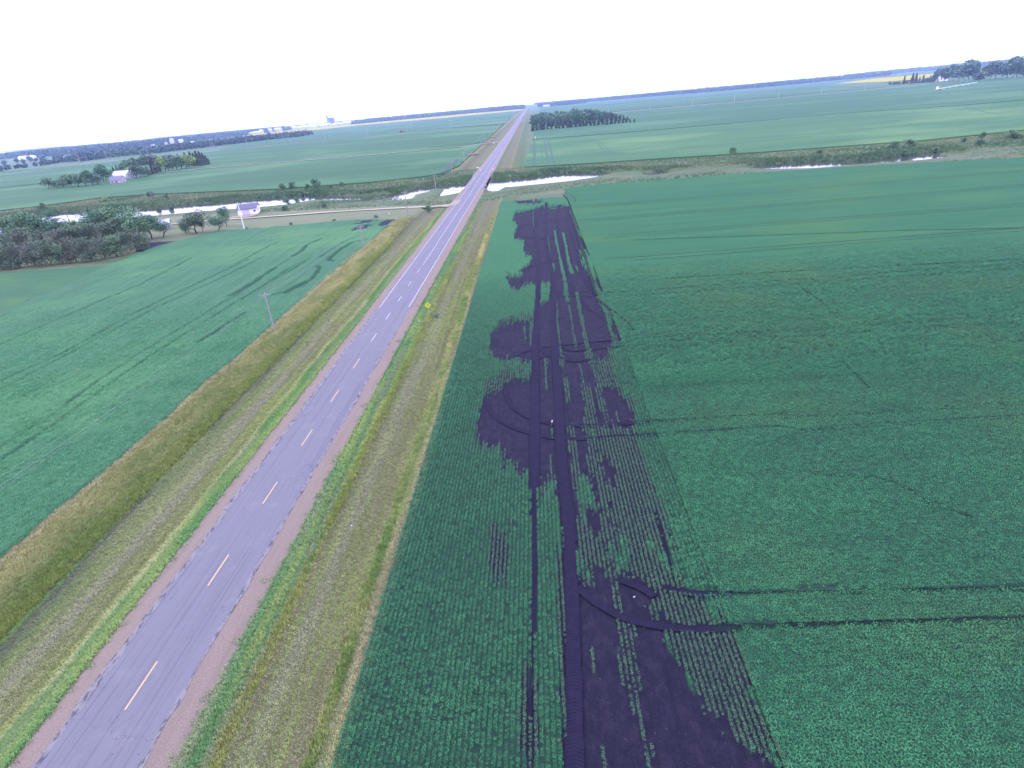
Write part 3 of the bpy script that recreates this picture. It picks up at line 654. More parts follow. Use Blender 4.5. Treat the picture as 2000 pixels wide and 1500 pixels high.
V3 += [(P1(q), wd) for q, wd in (([(1105,264),(1450,239.5),(1700,218.8),(1890,206.4)], 3.2), ([(1560,253),(1760,241),(1950,229),(2050,222)], 1.6), ([(1720,242),(1850,231),(2000,217),(2060,212)], 2.4), ([(1060,312),(1300,296),(1500,284)], 1.2), ([(1150,290),(1400,274),(1700,258)], 1.0), ([(1250,250),(1500,232),(1700,214)], 1.4), ([(1880,207),(1930,222),(1960,226)], 1.5))]
ribbons('crop_wheeling', V3, plain('far_wheeling', alb(80, 128, 124), .95, .12, .3), .51, step=6, wob=.3, wv=.5)
ribbons('bare_stain', [(Z3(q), wd) for q, wd in (([(190,740),(260,730),(330,700),(380,650)], 2.6), ([(230,735),(300,700),(320,670)], 2.), ([(250,760),(330,735)], 1.6), ([(340,660),(385,640)], 1.2))], plain('thin_crop_soil', alb(84, 108, 128), .95, .2, .5), .61, step=3, wob=.8, wv=1.2)

# ------------------------------------------------------------------ plants scattered as points
def pixel(x, y, z=0.0):
    X, Y = x - EYE[0], y
    r = X*math.cos(YAW) + Y*math.sin(YAW); f = -X*math.sin(YAW) + Y*math.cos(YAW); d = EYE[2] - z
    dep = f*math.cos(PITCH) + d*math.sin(PITCH); v = (d*math.cos(PITCH) - f*math.sin(PITCH)) / dep * FPX; u = r / dep * FPX
    return 1000 + u*_c + v*_s, 750 - u*_s + v*_c, dep
def seen(x, y, mg=260):
    a, b, d = pixel(x, y); return (d > 1) & (a > -mg) & (a < 2000 + mg) & (b < 1500 + mg)
def blades(name, n, h, wd, spread, m, lean=.35, seed=1, up=0.0, bend=True):
    r = random.Random(seed); V, Fq = [], []
    for i in range(n):
        a, q = r.random()*6.28, spread * math.sqrt(r.random()); bx, by = q*math.cos(a), q*math.sin(a); t = r.random()*6.28
        hh = h*(.6+.5*r.random()); dx, dy = math.cos(t)*hh*lean*(r.random()+.3), math.sin(t)*hh*lean*(r.random()+.3); o = r.random()*3.14; ox, oy = math.cos(o)*wd/2, math.sin(o)*wd/2
        b = len(V); V += [(bx-ox,by-oy,up), (bx+ox,by+oy,up), (bx+dx*.4+ox,by+dy*.4+oy,up+hh*.6), (bx+dx*.4-ox,by+dy*.4-oy,up+hh*.6), (bx+dx,by+dy,up+hh)]
        Fq += [(b,b+1,b+2,b+3), (b+3,b+2,b+4)]
    me = bpy.data.meshes.new(name); me.from_pydata(V, [], Fq); me.materials.append(m); return bpy.data.objects.new(name, me)
def leaves(name, n, rad, h0, h1, size, m, tilt=.7, seed=2):
    r = random.Random(seed); V, Fq = [], []
    for i in range(n):
        a, q = r.random()*6.28, rad*math.sqrt(r.random()); c = Vector((q*math.cos(a), q*math.sin(a), h0 + (h1-h0)*r.random()**.6))
        nn = Vector((r.uniform(-tilt, tilt), r.uniform(-tilt, tilt), 1)).normalized(); u = nn.orthogonal().normalized(); u.rotate(Matrix.Rotation(r.random()*6.28, 3, nn)); v = nn.cross(u)
        s = size*(.7+.6*r.random()); b = len(V)
        V += [c-u*s*.5, c+v*s*.32, c+u*s*.5-nn*s*.12, c-v*s*.32]; Fq.append((b,b+1,b+2,b+3))
    me = bpy.data.meshes.new(name); me.from_pydata([tuple(v) for v in V], [], Fq); me.materials.append(m); return bpy.data.objects.new(name, me)
def scatter(name, label, x, y, z, sc, col, proto, kind='stuff', cat='plants', flat=None):
    me = bpy.data.meshes.new(name); n = len(x); me.vertices.add(n); me.vertices.foreach_set('co', np.stack([x, y, z], -1).astype(np.float32).ravel())
    o = bpy.data.objects.new(name, me); link(o)
    fattr(o, 'sc', sc); rot = np.zeros((n, 3)); rot[:, 2] = RN.random(n)*6.28; fattr(o, 'rot', rot, 'FLOAT_VECTOR')
    fattr(o, 'col', np.concatenate([col, np.ones((n, 1))], 1), 'FLOAT_COLOR')
    g = bpy.data.node_groups.new(name, 'GeometryNodeTree')
    g.interface.new_socket('Geometry', in_out='INPUT', socket_type='NodeSocketGeometry'); g.interface.new_socket('Geometry', in_out='OUTPUT', socket_type='NodeSocketGeometry')
    a, b = g.nodes.new('NodeGroupInput'), g.nodes.new('NodeGroupOutput'); ip = g.nodes.new('GeometryNodeInstanceOnPoints')
    oi = g.nodes.new('GeometryNodeObjectInfo'); oi.inputs['Object'].default_value = proto; oi.inputs['As Instance'].default_value = True
    s1 = g.nodes.new('GeometryNodeInputNamedAttribute'); s1.data_type = 'FLOAT'; s1.inputs['Name'].default_value = 'sc'
    s2 = g.nodes.new('GeometryNodeInputNamedAttribute'); s2.data_type = 'FLOAT_VECTOR'; s2.inputs['Name'].default_value = 'rot'
    L = g.links.new
    L(a.outputs[0], ip.inputs['Points']); L(oi.outputs['Geometry'], ip.inputs['Instance']); L(s1.outputs['Attribute'], ip.inputs['Scale']); L(s2.outputs['Attribute'], ip.inputs['Rotation'])
    L(ip.outputs[0], b.inputs[0])
    md = o.modifiers.new('scatter', 'NODES'); md.node_group = g
    return tag(o, label, cat, kind=kind)
def pal(n, cols, t=None, lift=1.75):
    """n colours drawn between neighbouring entries of cols"""
    t = RN.random(n) if t is None else np.clip(t, 0, .9999); c = np.array([q[:3] for q in cols]); u = t*(len(c)-1); i = u.astype(int); f = (u-i)[:, None]
    return (c[i]*(1-f) + c[np.minimum(i+1, len(c)-1)]*f) * lift
M_LEAF = leaf_material('leaf', alb(90, 150, 110), alb(96, 150, 112), True)

soy = leaves('soybean_plant', 13, .13, .05, .44, .1, M_LEAF)
soyw = leaves('soybean_plant', 30, .25, .08, .46, .1, M_LEAF)
cereal = blades('cereal_plant', 12, .62, .035, .2, M_LEAF, .4, 5)
tuft = blades('grass_tuft', 12, .4, .045, .22, M_LEAF, .7, 6)
short = blades('mown_grass_tuft', 12, .16, .05, .26, M_LEAF, 1.2, 8)
reed = blades('reed_tuft', 12, 2.3, .12, .8, M_LEAF, .25, 7)

# soybeans on the headland (rows along the road) and inside the field (rows away from it)
px_, py_ = [], []
xr = np.arange(HX0 + .25, HX1, ROW)
for xi in xr:
    yy = np.arange(15, 150, .15) + RN.random() * .2; px_.append(np.full(len(yy), xi) + (RN.random(len(yy)) - .5)*.07); py_.append(yy + (RN.random(len(yy)) - .5)*.12)
x, y = np.concatenate(px_), np.concatenate(py_)
m = seen(x, y); x, y = x[m], y[m]; c = cover(x, y)
thin = np.where(c == .55, 1.0, np.where(c > .9, .78, c))
keep = (RN.random(len(x)) < thin) & (RN.random(len(x)) < 1 - np.clip((y - 85) / 60, 0, 1)) & ~((RN.random(len(x)) < .25) & (y > 75))
x, y, c = x[keep], y[keep], c[keep]; n = len(x)
vig = noise(x, y, 7, 9)*.6 + noise(x, y, 2, 1)*.4
sc = np.where(c < .9, .8, 1.0) * (.8 + .4*RN.random(n)) * np.where(y > 75, 1.15, 1.0) * (.85 + .3*vig)
SOYC = [alb(40, 114, 86), alb(52, 136, 104), alb(66, 152, 116), alb(80, 166, 130)]
t_ = np.clip(.45 + (vig - .5)*.7 + (RN.random(n) - .5)*.9, 0, .999)
colr = pal(n, SOYC, t_, 1.62); ps = (c < .9); colr[ps] = pal(ps.sum(), [alb(78, 132, 112), alb(112, 160, 136)], None, 1.4)
scatter('soybean_plants', 'rows of young soybeans along the edge of the field beside the verge', x, y, FZ + .1*np.clip((y - 70)/75, 0, 1), sc, colr, soy)
px_, py_ = [], []
for yi in np.arange(18, 148, ROW):
    xx = np.arange(HX1, 200, .3) + RN.random()*.2; py_.append(np.full(len(xx), yi) + (RN.random(len(xx)) - .5)*.1); px_.append(xx + (RN.random(len(xx)) - .5)*.12)
x, y = np.concatenate(px_), np.concatenate(py_)
m = seen(x, y, 120) & inside(x, y, inter); x, y = x[m], y[m]
gap = np.full(len(x), 9.0)
for q, wd in V2: gap = np.minimum(gap, dist(x, y, q) - wd*.45) if max(b for a, b in q) < 150 else gap
mk = P1([(1545,1148),(1590,1142),(1660,1146),(1655,1156),(1590,1160)])
keep = (gap > 0) & (RN.random(len(x)) < 1 - np.clip((y - 85) / 58, 0, 1)) & ~((RN.random(len(x)) < .22) & (y > 80)) & ~(inside(x, y, mk) & (RN.random(len(x)) < .6))
x, y = x[keep], y[keep]; n = len(x); vig = noise(x, y, 8, 9)*.5 + noise(x*.4, y, 2.5, 1)*.5
yel = .6*np.clip((noise(x, y, 11, 21) - .6)*4, 0, 1)
colr = pal(n, SOYC, np.clip(.45 + (vig - .5)*.45 + (RN.random(n) - .5)*.9, 0, .999), 1.9); colr = colr*(1 - .5*yel[:, None]) + pal(n, [alb(84, 134, 82), alb(128, 164, 96)])*(.5*yel[:, None])
scatter('soybean_plants', 'closed green soybean canopy right of the black soil', x, y, FZ + .12*np.clip((y - 70)/75, 0, 1), .98*(.8 + .4*RN.random(n))*np.where(y > 75, 1.2, 1)*(.85 + .3*vig), colr, soyw)
# single survivors on the black soil
x = RN.uniform(20, 46, 1500); y = RN.uniform(15, 110, 1500); x = HX0 + .25 + np.round((x - HX0 - .25)/ROW)*ROW; m = seen(x, y) & (cover(x, y) == 0) & (track_d(x, y) > 0); x, y = x[m], y[m]; n = len(x)
scatter('weeds_on_soil', 'scattered tiny seedlings and straw on the bare black soil', x, y, np.full(n, FZ + .03), RN.uniform(.12, .34, n), pal(n, [alb(90, 110, 110), alb(140, 136, 150)]), soy)

# cereal left of the road
x = RN.uniform(-130, -23.6, 190000); y = 30 + 120*RN.random(190000)**1.3
m = seen(x, y, 60) & inside(x, y, F1); x, y = x[m], y[m]; b = bare_wheat(x, y); b2 = np.full(len(x), 9.0)
for l_, w2 in [(l, .3) for l in tram1] + [(l, .55) for l in lodge] + [(l, .12) for l in thin1]: b2 = np.minimum(b2, dist(x, y + (noise(x, y, 2) - .5), l_) - w2*(.6 + .8*noise(x, y, 3, 2)))
k = (RN.random(len(x)) > b*1.1) & (b2 > 0) & (RN.random(len(x)) < 1 - np.clip((y - 90)/55, 0, 1)); x, y = x[k], y[k]; n = len(x)
vig = noise(x, y*.25, 1.6, 3)*.6 + noise(x, y, 9, 5)*.4
scatter('cereal_plants', 'dense blue green cereal standing left of the verge', x, y, np.full(n, FZ + .2), .9*(.8 + .4*RN.random(n)), pal(n, [alb(70, 122, 106), alb(88, 146, 126), alb(108, 164, 142)], vig*.5 + .5*RN.random(n), 3.9), cereal)

# verges: tall grass by the cereal, mown strips, greener edges
tall_c = [alb(124, 140, 96), alb(144, 150, 112), alb(166, 162, 128), alb(194, 186, 158)]
def band(x0, x1, y0, y1, n, cols, sc, z0=None, patch=None, ymap=1.6, fade=(170, 250)):
    w_ = RN.random(n) < .12; x = RN.uniform(x0, x1, n) + w_*RN.normal(0, .35, n); y = y0 + (y1-y0)*RN.random(n)**ymap; m = seen(x, y, 80); x, y = x[m], y[m]
    if patch is not None: k = patch(x, y) > RN.random(len(x)); x, y = x[k], y[k]
    z = height(x, y); m = (z > -1.5) & (RN.random(len(x)) < 1 - np.clip((y - fade[0])/(fade[1] - fade[0]), 0, 1)**1.5); x, y, z = x[m], y[m], z[m]
    t = np.clip(noise(x, y*.35, 1.6, 11)*.55 + noise(x, y*.2, 5, 12)*.5 + (RN.random(len(x)) - .5)*.35 - .1, 0, .999)
    return x, y, z - .03, np.full(len(x), sc)*(.7 + .6*RN.random(len(x)))*(1 + y/170)*(1 - .7*np.clip((y - fade[0])/(fade[1] - fade[0]), 0, 1)), pal(len(x), cols, t, 3.6)
def cat_(*b): return [np.concatenate([q[i] for q in b]) for i in range(5)]
b = cat_(band(-24.1, -17.2, 34, 250, 60000, tall_c, .6), band(-24.6, -23.2, 34, 240, 9000, [alb(150, 140, 132), alb(186, 176, 160), alb(132, 140, 112)], .8),
         band(-18.2, -16.7, 34, 200, 9000, [alb(124, 142, 84), alb(150, 158, 98)], .7),
         band(14.6, 15.3, 20, 240, 5200, [alb(104, 136, 82), alb(138, 154, 104), alb(184, 176, 140), alb(204, 194, 160)], .8, patch=lambda x, y: np.clip(noise(x, y*.12, 1, 51)*1.5 - .15, 0, 1)), band(7.9, 8.7, 20, 160, 3600, [alb(116, 142, 76), alb(150, 158, 100), alb(170, 164, 120)], .7, patch=lambda x, y: np.clip(noise(x, y*.15, 1, 52)*1.8 - .4, 0, 1)))
scatter('tall_grass', 'tall yellow green grass standing between cereal and mown verge', *b, tuft, cat='grass')
VB = [(-25, (140,150,100)), (-22, (168,160,122)), (-19, (132,142,88)), (-16.9, (96,140,70)), (-16.2, (84,88,92)), (-15.5, (104,116,100)), (-14.6, (112,132,80)), (-13.2, (122,130,98)), (-12.6, (140,138,130)), (-11.4, (138,136,130)),
      (-10.8, (118,122,84)), (-10, (134,146,82)), (-9.4, (116,118,88)), (-8.7, (140,150,88)), (-8.2, (168,166,132)), (-7.7, (96,138,80)), (-7.2, (80,134,72)), (-6, (92,142,80)), (6, (84,134,84)), (7.8, (76,128,80)), (8.3, (142,156,86)), (8.9, (130,124,108)), (9.6, (118,126,88)),
      (10.4, (136,136,128)), (11.3, (134,134,126)), (12.0, (116,124,82)), (12.7, (132,134,100)), (13.4, (112,120,78)), (14.2, (138,128,112)), (14.7, (138,152,82)), (15.2, (104,138,72)), (15.8, (164,154,128)), (16.6, (136,130,112)), (17.2, (88,140,92))]
VX = np.array([q[0] for q in VB]); VC = np.array([alb(*q[1])[:3] for q in VB])
def strip_col(x, y):
    xx = x + (noise(x*.3, y*.05, 1, 41) - .5)*1.3 + (noise(x, y*.3, 1.2, 42) - .5)*.7
    c = np.stack([np.interp(xx, VX, VC[:, k]) for k in range(3)], -1)
    st = noise(x, y*.03, .42, 43); f = (np.clip((st - .55)*5, 0, 1)*.6)[:, None]; c = c*(1-f) + np.array(alb(140, 154, 84)[:3])*f
    f = (np.clip((.42 - st)*5, 0, 1)*.6)[:, None]; c = c*(1-f) + np.array(alb(138, 130, 124)[:3])*f
    g_ = c.mean(1, keepdims=True)*np.array([1.06, 1.06, .8]); c = c*.68 + g_*.32
    return c * (.8 + .4*RN.random(len(x)))[:, None]
def mown(x0, x1, y0, y1, n, sc):
    x, y, z, s_, _ = band(x0, x1, y0, y1, n, [alb(90, 90, 90)]*2, sc, fade=(120, 250)); return x, y, z, s_, strip_col(x, y)*np.array([4.6, 4.8, 4.0])
b = cat_(mown(6.1, 8.0, 20, 260, 34000, 1.05), mown(-7.8, -6.0, 24, 255, 30000, .95), mown(8.0, 17.2, 20, 250, 48000, .6), mown(-16.6, -7.6, 26, 250, 48000, .6))
scatter('mown_grass', 'mown green and olive grass in strips along the road shoulders', *b, short, cat='grass')

# river bank: reeds against the water, rough grass and brush further out
NB = 150000
x = RN.uniform(-330, 330, NB); y = RN.uniform(235, 440, NB); m = seen(x, y, 60) & inside(x, y, corr) & (np.abs(x) > 6.5); x, y = x[m], y[m]
d = river_d(x, y); 
ly = river_line(x); north = y > ly
reedy = np.clip(1 - d/np.where(north, 20, .1), 0, 1) * (.4 + .9*noise(x, y, 14, 3)) + np.clip((noise(x, y, 22, 8) - .6)*3, 0, 1)*.6*np.where(north | (d > 32) | ((x > -85) & (x < -35)), 1, 0)
k = (d > .6) & (RN.random(len(x)) < reedy*1.1) & ~((x > 6) & (x < 26) & (y < 325)); xr_, yr_, dr = x[k], y[k], d[k]; n = len(xr_)
t = np.clip(noise(xr_, yr_, 16, 14)*.8 + RN.random(n)*.4 - .1, 0, .999)
scatter('reeds', 'dark green reed bed fringing the river', xr_, yr_, height(xr_, yr_, dr) - .1, (.4 + .45*RN.random(n))*np.where((dr < 14) & (yr_ > river_line(xr_)), 1.0, .5), pal(n, [alb(66, 104, 92), alb(92, 132, 108), alb(118, 148, 124), alb(140, 150, 132)], t, 2.2), reed, cat='reeds')
k = (d > 1.5) & (RN.random(len(x)) < .55); xr_, yr_, dr = x[k], y[k], d[k]; n = len(xr_)
t = np.clip(noise(xr_, yr_, 26, 17)*.9 + noise(xr_, yr_*2.2, 6, 18)*.5 - .25 + .15*(RN.random(n) - .5), 0, .999)
scatter('bank_grass', 'rough tan and green grass on the river banks', xr_, yr_, height(xr_, yr_, dr) - .05, np.where(yr_ > river_line(xr_), 1.5, np.where(dr < 14, .35, np.where(dr < 28, .6, 1.1)))*(.7 + .6*RN.random(n)), pal(n, [alb(84, 124, 98), alb(116, 144, 116), alb(140, 156, 128), alb(176, 166, 152), alb(196, 178, 172)], t, 2.2), tuft, cat='grass')

# ------------------------------------------------------------------ trees
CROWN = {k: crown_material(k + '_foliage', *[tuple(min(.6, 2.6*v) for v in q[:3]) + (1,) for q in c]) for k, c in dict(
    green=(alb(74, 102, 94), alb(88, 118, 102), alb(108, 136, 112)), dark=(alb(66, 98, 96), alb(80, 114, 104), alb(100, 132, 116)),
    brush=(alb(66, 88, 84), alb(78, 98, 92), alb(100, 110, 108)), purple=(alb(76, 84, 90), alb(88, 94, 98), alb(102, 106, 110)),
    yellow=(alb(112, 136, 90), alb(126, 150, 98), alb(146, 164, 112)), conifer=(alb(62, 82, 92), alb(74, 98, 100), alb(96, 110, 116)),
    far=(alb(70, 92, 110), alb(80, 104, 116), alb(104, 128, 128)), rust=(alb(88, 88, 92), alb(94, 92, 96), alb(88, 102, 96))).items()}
DEAD = plain('bare_twigs', alb(160, 152, 158), .9, .2)
def crown_mesh(name, kind, H, W, n, size, seed, m):
    r = np.random.default_rng(seed); c, rad = [], []
    if kind == 'conifer':
        z = .01*H + .99*H*r.random(n)**1.25; a = r.random(n)*6.28; q = (1 - z/H*.97)*W/2*(.55 + .5*r.random(n)) * (.8 + .3*np.sin(z*5.5/H*6 + a*2)); P = np.stack([q*np.cos(a), q*np.sin(a), z], -1)
        P = P[:n]
    else:
        k = 13 if kind != 'brush' else 10; lz = (.42, .9) if kind == 'broad' else (.1, .86) if kind == 'low' else (.06, .86)
        L = []
        for i in range(k):
            t = r.random(); h = H*(lz[0] + (lz[1]-lz[0])*t); a = i*2.4 + r.random(); sp = W/2*(.72 if kind != 'low' else .75)*math.sqrt(max(.08, 1 - abs(2*t - .7)**2 * .5))*math.sqrt(r.random())
            L.append((sp*math.cos(a), sp*math.sin(a), h, W*(.17 + .12*r.random())))
        L = np.array(L); w_ = L[:, 3]**2; i = r.choice(k, n, p=w_/w_.sum()); d = r.normal(size=(n, 3)); d /= np.linalg.norm(d, axis=1)[:, None]
        P = L[i, :3] + d*L[i, 3:4]*(.55 + .55*r.random((n, 1)))*np.array([1, 1, .8]); P = P[P[:, 2] > .06*H]; n = len(P)
    nn = r.normal(size=(len(P), 3)); nn[:, 2] = np.abs(nn[:, 2]) + .6; nn /= np.linalg.norm(nn, axis=1)[:, None]
    u = np.cross(nn, r.normal(size=nn.shape)); u /= np.linalg.norm(u, axis=1)[:, None]; v = np.cross(nn, u); s = size*(.6 + .8*r.random((len(P), 1)))
    V = np.stack([P - u*s*.6, P + v*s*.4, P + u*s*.6, P - v*s*.4], 1).reshape(-1, 3)
    me = bpy.data.meshes.new(name); F = np.arange(len(V)).reshape(-1, 4)
    me.vertices.add(len(V)); me.vertices.foreach_set('co', V.astype(np.float32).ravel()); me.loops.add(len(V)); me.loops.foreach_set('vertex_index', F.ravel().astype(np.int32))
    me.polygons.add(len(F)); me.polygons.foreach_set('loop_start', np.arange(0, len(V), 4, dtype=np.int32)); me.update(calc_edges=True); me.materials.append(m)
    return me
def trunk_mesh(name, H, W, kind, seed, m):
    r = random.Random(seed); b = MB(); x = y = 0; z = 0; R0 = H*.022 + .06
    if kind == 'conifer': b.tube((0,0,-.3), (0,0,H*.96), R0, .02)
    else:
        stems = 1 if kind == 'broad' else 4
        for s_ in range(stems):
            p = Vector(((r.random()-.5)*.8*(stems > 1), (r.random()-.5)*.8*(stems > 1), -.3)); rad = R0/math.sqrt(stems)
            for k in range(4):
                q = p + Vector((r.uniform(-.09, .09)*H, r.uniform(-.09, .09)*H, H*.2)); b.tube(p, q, rad, rad*.78); 
                if k:
                    for _ in range(3):
                        a = r.random()*6.28; e = p + Vector((math.cos(a)*W*.32, math.sin(a)*W*.32, H*(.12 + .14*r.random()))); b.tube(p, e, rad*.5, rad*.12, 4)
                        e2 = e + Vector((r.uniform(-1, 1)*W*.1, r.uniform(-1, 1)*W*.1, H*.1)); b.tube(e.lerp(p, .35), e2, rad*.25, .02, 4)
                p, rad = q, rad*.78
            b.tube(p, p + Vector((0, 0, H*.12)), rad, .03)
    me = bpy.data.meshes.new(name); me.from_pydata(b.V, [], b.F); me.materials.append(m); return me
_TP = {}
def tree_parts(kind, colr, lod, v):
    k = (kind, colr, lod, v)
    if k not in _TP:
        n, sz = {0: (2600, .42), 1: (1100, .8), 2: (620, 1.5)}[lod]
        if kind == 'dead': n = 160
        W = {'broad': 9.5, 'low': 10, 'brush': 10.5, 'conifer': 5, 'dead': 8}[kind]
        m = CROWN[colr]
        cm = crown_mesh('crown', 'brush' if kind == 'dead' else kind, 10, W, n, sz, 31*v + len(k[0]) + lod, m)
        tm = trunk_mesh('trunk', 10, W, 'brush' if kind == 'dead' else kind, 7*v + 3, DEAD if kind in ('dead', 'brush') else TRUNK)
        if lod == 2:      # a few pixels tall: trunk and crown in one mesh
            b = len(cm.vertices); jm = bpy.data.meshes.new('tree')
            jm.from_pydata([x.co[:] for x in cm.vertices] + [x.co[:] for x in tm.vertices], [], [tuple(p.vertices) for p in cm.polygons] + [tuple(b + i for i in p.vertices) for p in tm.polygons])
            jm.materials.append(m); cm, tm = jm, None
        _TP[k] = (cm, tm)
    return _TP[k]
KINDN = {'broad': 'tree', 'low': 'bush', 'brush': 'tree', 'conifer': 'spruce_tree', 'dead': 'tree'}
def tree(x, y, h, kind, colr, label, group=None, lod=1, wide=1.0, name=None, z=None):
    v = random.randrange(3); cm, tm = tree_parts(kind, colr, lod, v)
    name = name or KINDN[kind]; cat = 'bush' if 'bush' in name else 'tree'
    z = z if z is not None else FZ - .05; s = h / 10
    if tm is None:
        o = bpy.data.objects.new(name, cm); link(o); o.location = (x, y, z)
    else:
        o = empty(name, (x, y, z)); link(bpy.data.objects.new('crown', cm), o); link(bpy.data.objects.new('trunk', tm), o)
    o.rotation_euler = (0, 0, random.random()*6.28); o.scale = (s*wide*random.uniform(.92, 1.08), s*wide*random.uniform(.92, 1.08), s)
    return tag(o, label, cat, group)
def gz_(x, y): return float(height(np.array([x]), np.array([y]))[0])
ORD = ['first', 'second', 'third', 'fourth', 'fifth', 'sixth', 'seventh', 'eighth', 'ninth', 'tenth', 'eleventh', 'twelfth', 'thirteenth', 'fourteenth', 'fifteenth', 'sixteenth', 'seventeenth', 'eighteenth', 'nineteenth', 'twentieth'] + \
      ['twenty-' + q for q in ('first', 'second', 'third', 'fourth', 'fifth', 'sixth', 'seventh', 'eighth', 'ninth')] + ['thirtieth']

# shelterbelt of the near farmyard
CN = {'green': 'green', 'dark': 'dark green', 'brush': 'grey green', 'purple': 'greyish purple', 'yellow': 'yellow green', 'conifer': 'dark', 'rust': 'reddish brown', 'far': 'bluish'}
row1 = [(-28,525,9,'brush','purple'),(5,524,9.5,'brush','brush'),(38,521,9,'brush','brush'),(68,518,8.5,'brush','purple'),(97,516,9.5,'brush','brush'),(124,513,8,'brush','green'),(150,510,9,'brush','purple'),(176,508,8.5,'brush','brush'),(203,505,8,'brush','brush'),(228,500,8,'low','green'),(252,493,8.5,'brush','brush')]
for i, (px, py, h, k, c) in enumerate(row1):
    x, y = at(px, py); tree(x, y, h, k, c, f'{CN[c]} scrubby tree, {ORD[i]} from left in the near shelterbelt front row', 'front row of the near shelterbelt', 0, 1.0)
row2 = [(-20,503,10,'brush','brush'),(22,502,10,'brush','purple'),(58,499,10,'brush','rust'),(92,497,9,'brush','purple'),(122,494,9,'brush','rust'),(150,490,9.5,'brush','purple'),(182,486,10,'brush','brush'),(212,484,9,'brush','purple'),(240,480,9.5,'broad','brush')]
for i, (px, py, h, k, c) in enumerate(row2):
    x, y = at(px, py); c = {'purple': 'brush', 'rust': 'purple'}.get(c, c); tree(x, y, h*1.1, k, c, f'{CN[c]} scrubby tree, {ORD[i]} from left in the near shelterbelt second row', 'second row of the near shelterbelt', 0, 1.05)
row3 = [(35,480,11.5,'broad','green'),(62,482,12.5,'broad','green'),(90,478,11,'broad','dark'),(118,470,8.5,'broad','dark'),(150,468,8,'low','green'),(192,474,11.5,'broad','dark'),(222,470,12,'broad','green'),(252,466,11.5,'broad','dark'),(272,476,11.5,'broad','green'),(296,464,8.5,'broad','dark'),(318,462,6.5,'broad','dark')]
for i, (px, py, h, k, c) in enumerate(row3):
    x, y = at(px, py); tree(x, y, h*1.12, k, c, f'{CN[c]} full leafy tree, {ORD[i]} from left of those behind the shelterbelt', 'tall trees round the near farmhouse', 0, 1.1)
for (px, py, h, k, c, wd, lb) in [(384,454,9,'broad','brush',1.3,'thin spreading grey green tree left in the farmyard lawn'), (362,454,6,'low','dark',.8,'low dark bush at the foot of the thin spreading tree'), (395,452,6,'broad','brush',.7,'small thin tree right beside the spreading yard tree'),
    (426,450,6.5,'broad','dark',1.25,'dark leaning tree in the middle of the farmyard lawn'), (443,441,8.5,'broad','dark',.75,'narrow dark tree nearest the white shed'), (282,487,7.5,'brush','brush',.85,'grey half bare willow beside the black soil patch'), (268,485,8,'dead','brush',1,'bare pale tree standing out of the shelterbelt end')]:
    x, y = at(px, py); tree(x, y, h, k, c, lb, None, 0, wd)
# bushes along the river
bush = [(84,408,4.5,'low','green',1.3,'round bush alone at the field edge on the left'), (98,420,5,'low','dark',1.2,'dark bush hanging over the left end of the river'), (182,430,7,'brush','brush',.8,'thin grey tree at the water behind the farmyard'), (207,393,3.2,'low','yellow',1.4,'yellowish bush on the far river bank'),
  (300,388,6,'dead','brush',.9,'dead grey bush with bare twigs on the far bank'), (292,386,4,'low','purple',.8,'purple grey bush left of the dead one'), (327,387,4,'low','green',1.1,'dense bright green bush on the far bank'),
  (311,412,4,'brush','brush',.8,'small grey tree leaning over the water'), (333,404,3,'low','dark',1.1,'dark bush at the river edge opposite the dead bush'),
  (552,372,4.5,'low','green',1.1,'left bush of the pair beyond the river end'), (572,368,4.5,'low','green',1.2,'right bush of the pair beyond the river end'), (601,370,3.5,'low','dark',1.1,'small dark bush left of the large round one'), (618,368,6,'low','dark',1.1,'large round dark bush on the far river bank'), (645,367,2.2,'low','purple',1.2,'low purple bush right of the large round one'),
  (667,363,2.8,'low','dark',1.2,'lone small bush at the field edge near the pylon'), (590,377,3,'low','dark',1.1,'dark bush at the end of the open water'), (562,396,3.6,'brush','dark',1.0,'small dark tree in front of the open water'), (578,388,3,'low','dark',1.1,'low bush growing in the water'),
  (555,410,2.6,'low','green',1.6,'green bush on the near bank right of the shed'), (632,404,3.4,'low','dark',1.0,'dark bush in the reeds above the farm track'), (482,446.5,.9,'low','brush',1.9,'brown tuft at the foot of the light pole'),
  (568,438,1.1,'low','brush',1.7,'small tuft at the cereal edge, left one'), (653,431.5,1.2,'low','dark',1.7,'small tuft at the cereal edge, middle one'), (734,424,1.3,'low','dark',1.7,'small tuft at the cereal edge, right one'), (837,412,3.2,'low','green',1.0,'green bush in the ditch at the farm track junction'),
  (1430,300,4,'low','green',1.3,'small bush left of the riverside clump on the right'), (1745,291,4,'low','green',1.5,'wide bush above the right hand water, left one'), (1775,288,4.5,'low','green',1.5,'wide bush above the right hand water, right one'), (1768,298,3,'low','dark',1.3,'dark bush at the edge of the right hand water'),
  (1918,271,3.6,'low','green',1.3,'round bush on the bank left of the big right one'), (1912,284,3.2,'low','dark',1.6,'dark bush below the round one on the right bank'), (1976,270,4.5,'low','green',2,'broad bush by the right edge of the picture'), (1883,277,2.4,'low','dark',1.5,'low dark bush on the tan bank right'),
  (1830,292,2.6,'low','green',1.6,'bush at the tip of the right hand water'), (1600,300,2.2,'low','brush',1.8,'low grey bush on the bank above the long pool'), (852,614,1.1,'low','green',1.3,'green weedy clump at the foot of the yellow sign')]
for px, py, h, k, c, wd, lb in bush:
    x, y = at(px, py); tree(x, y, h, k, c, lb, None, 1 if h > 2 else 0, wd, name='bush' if k == 'low' else None, z=gz_(x, y) - .1)

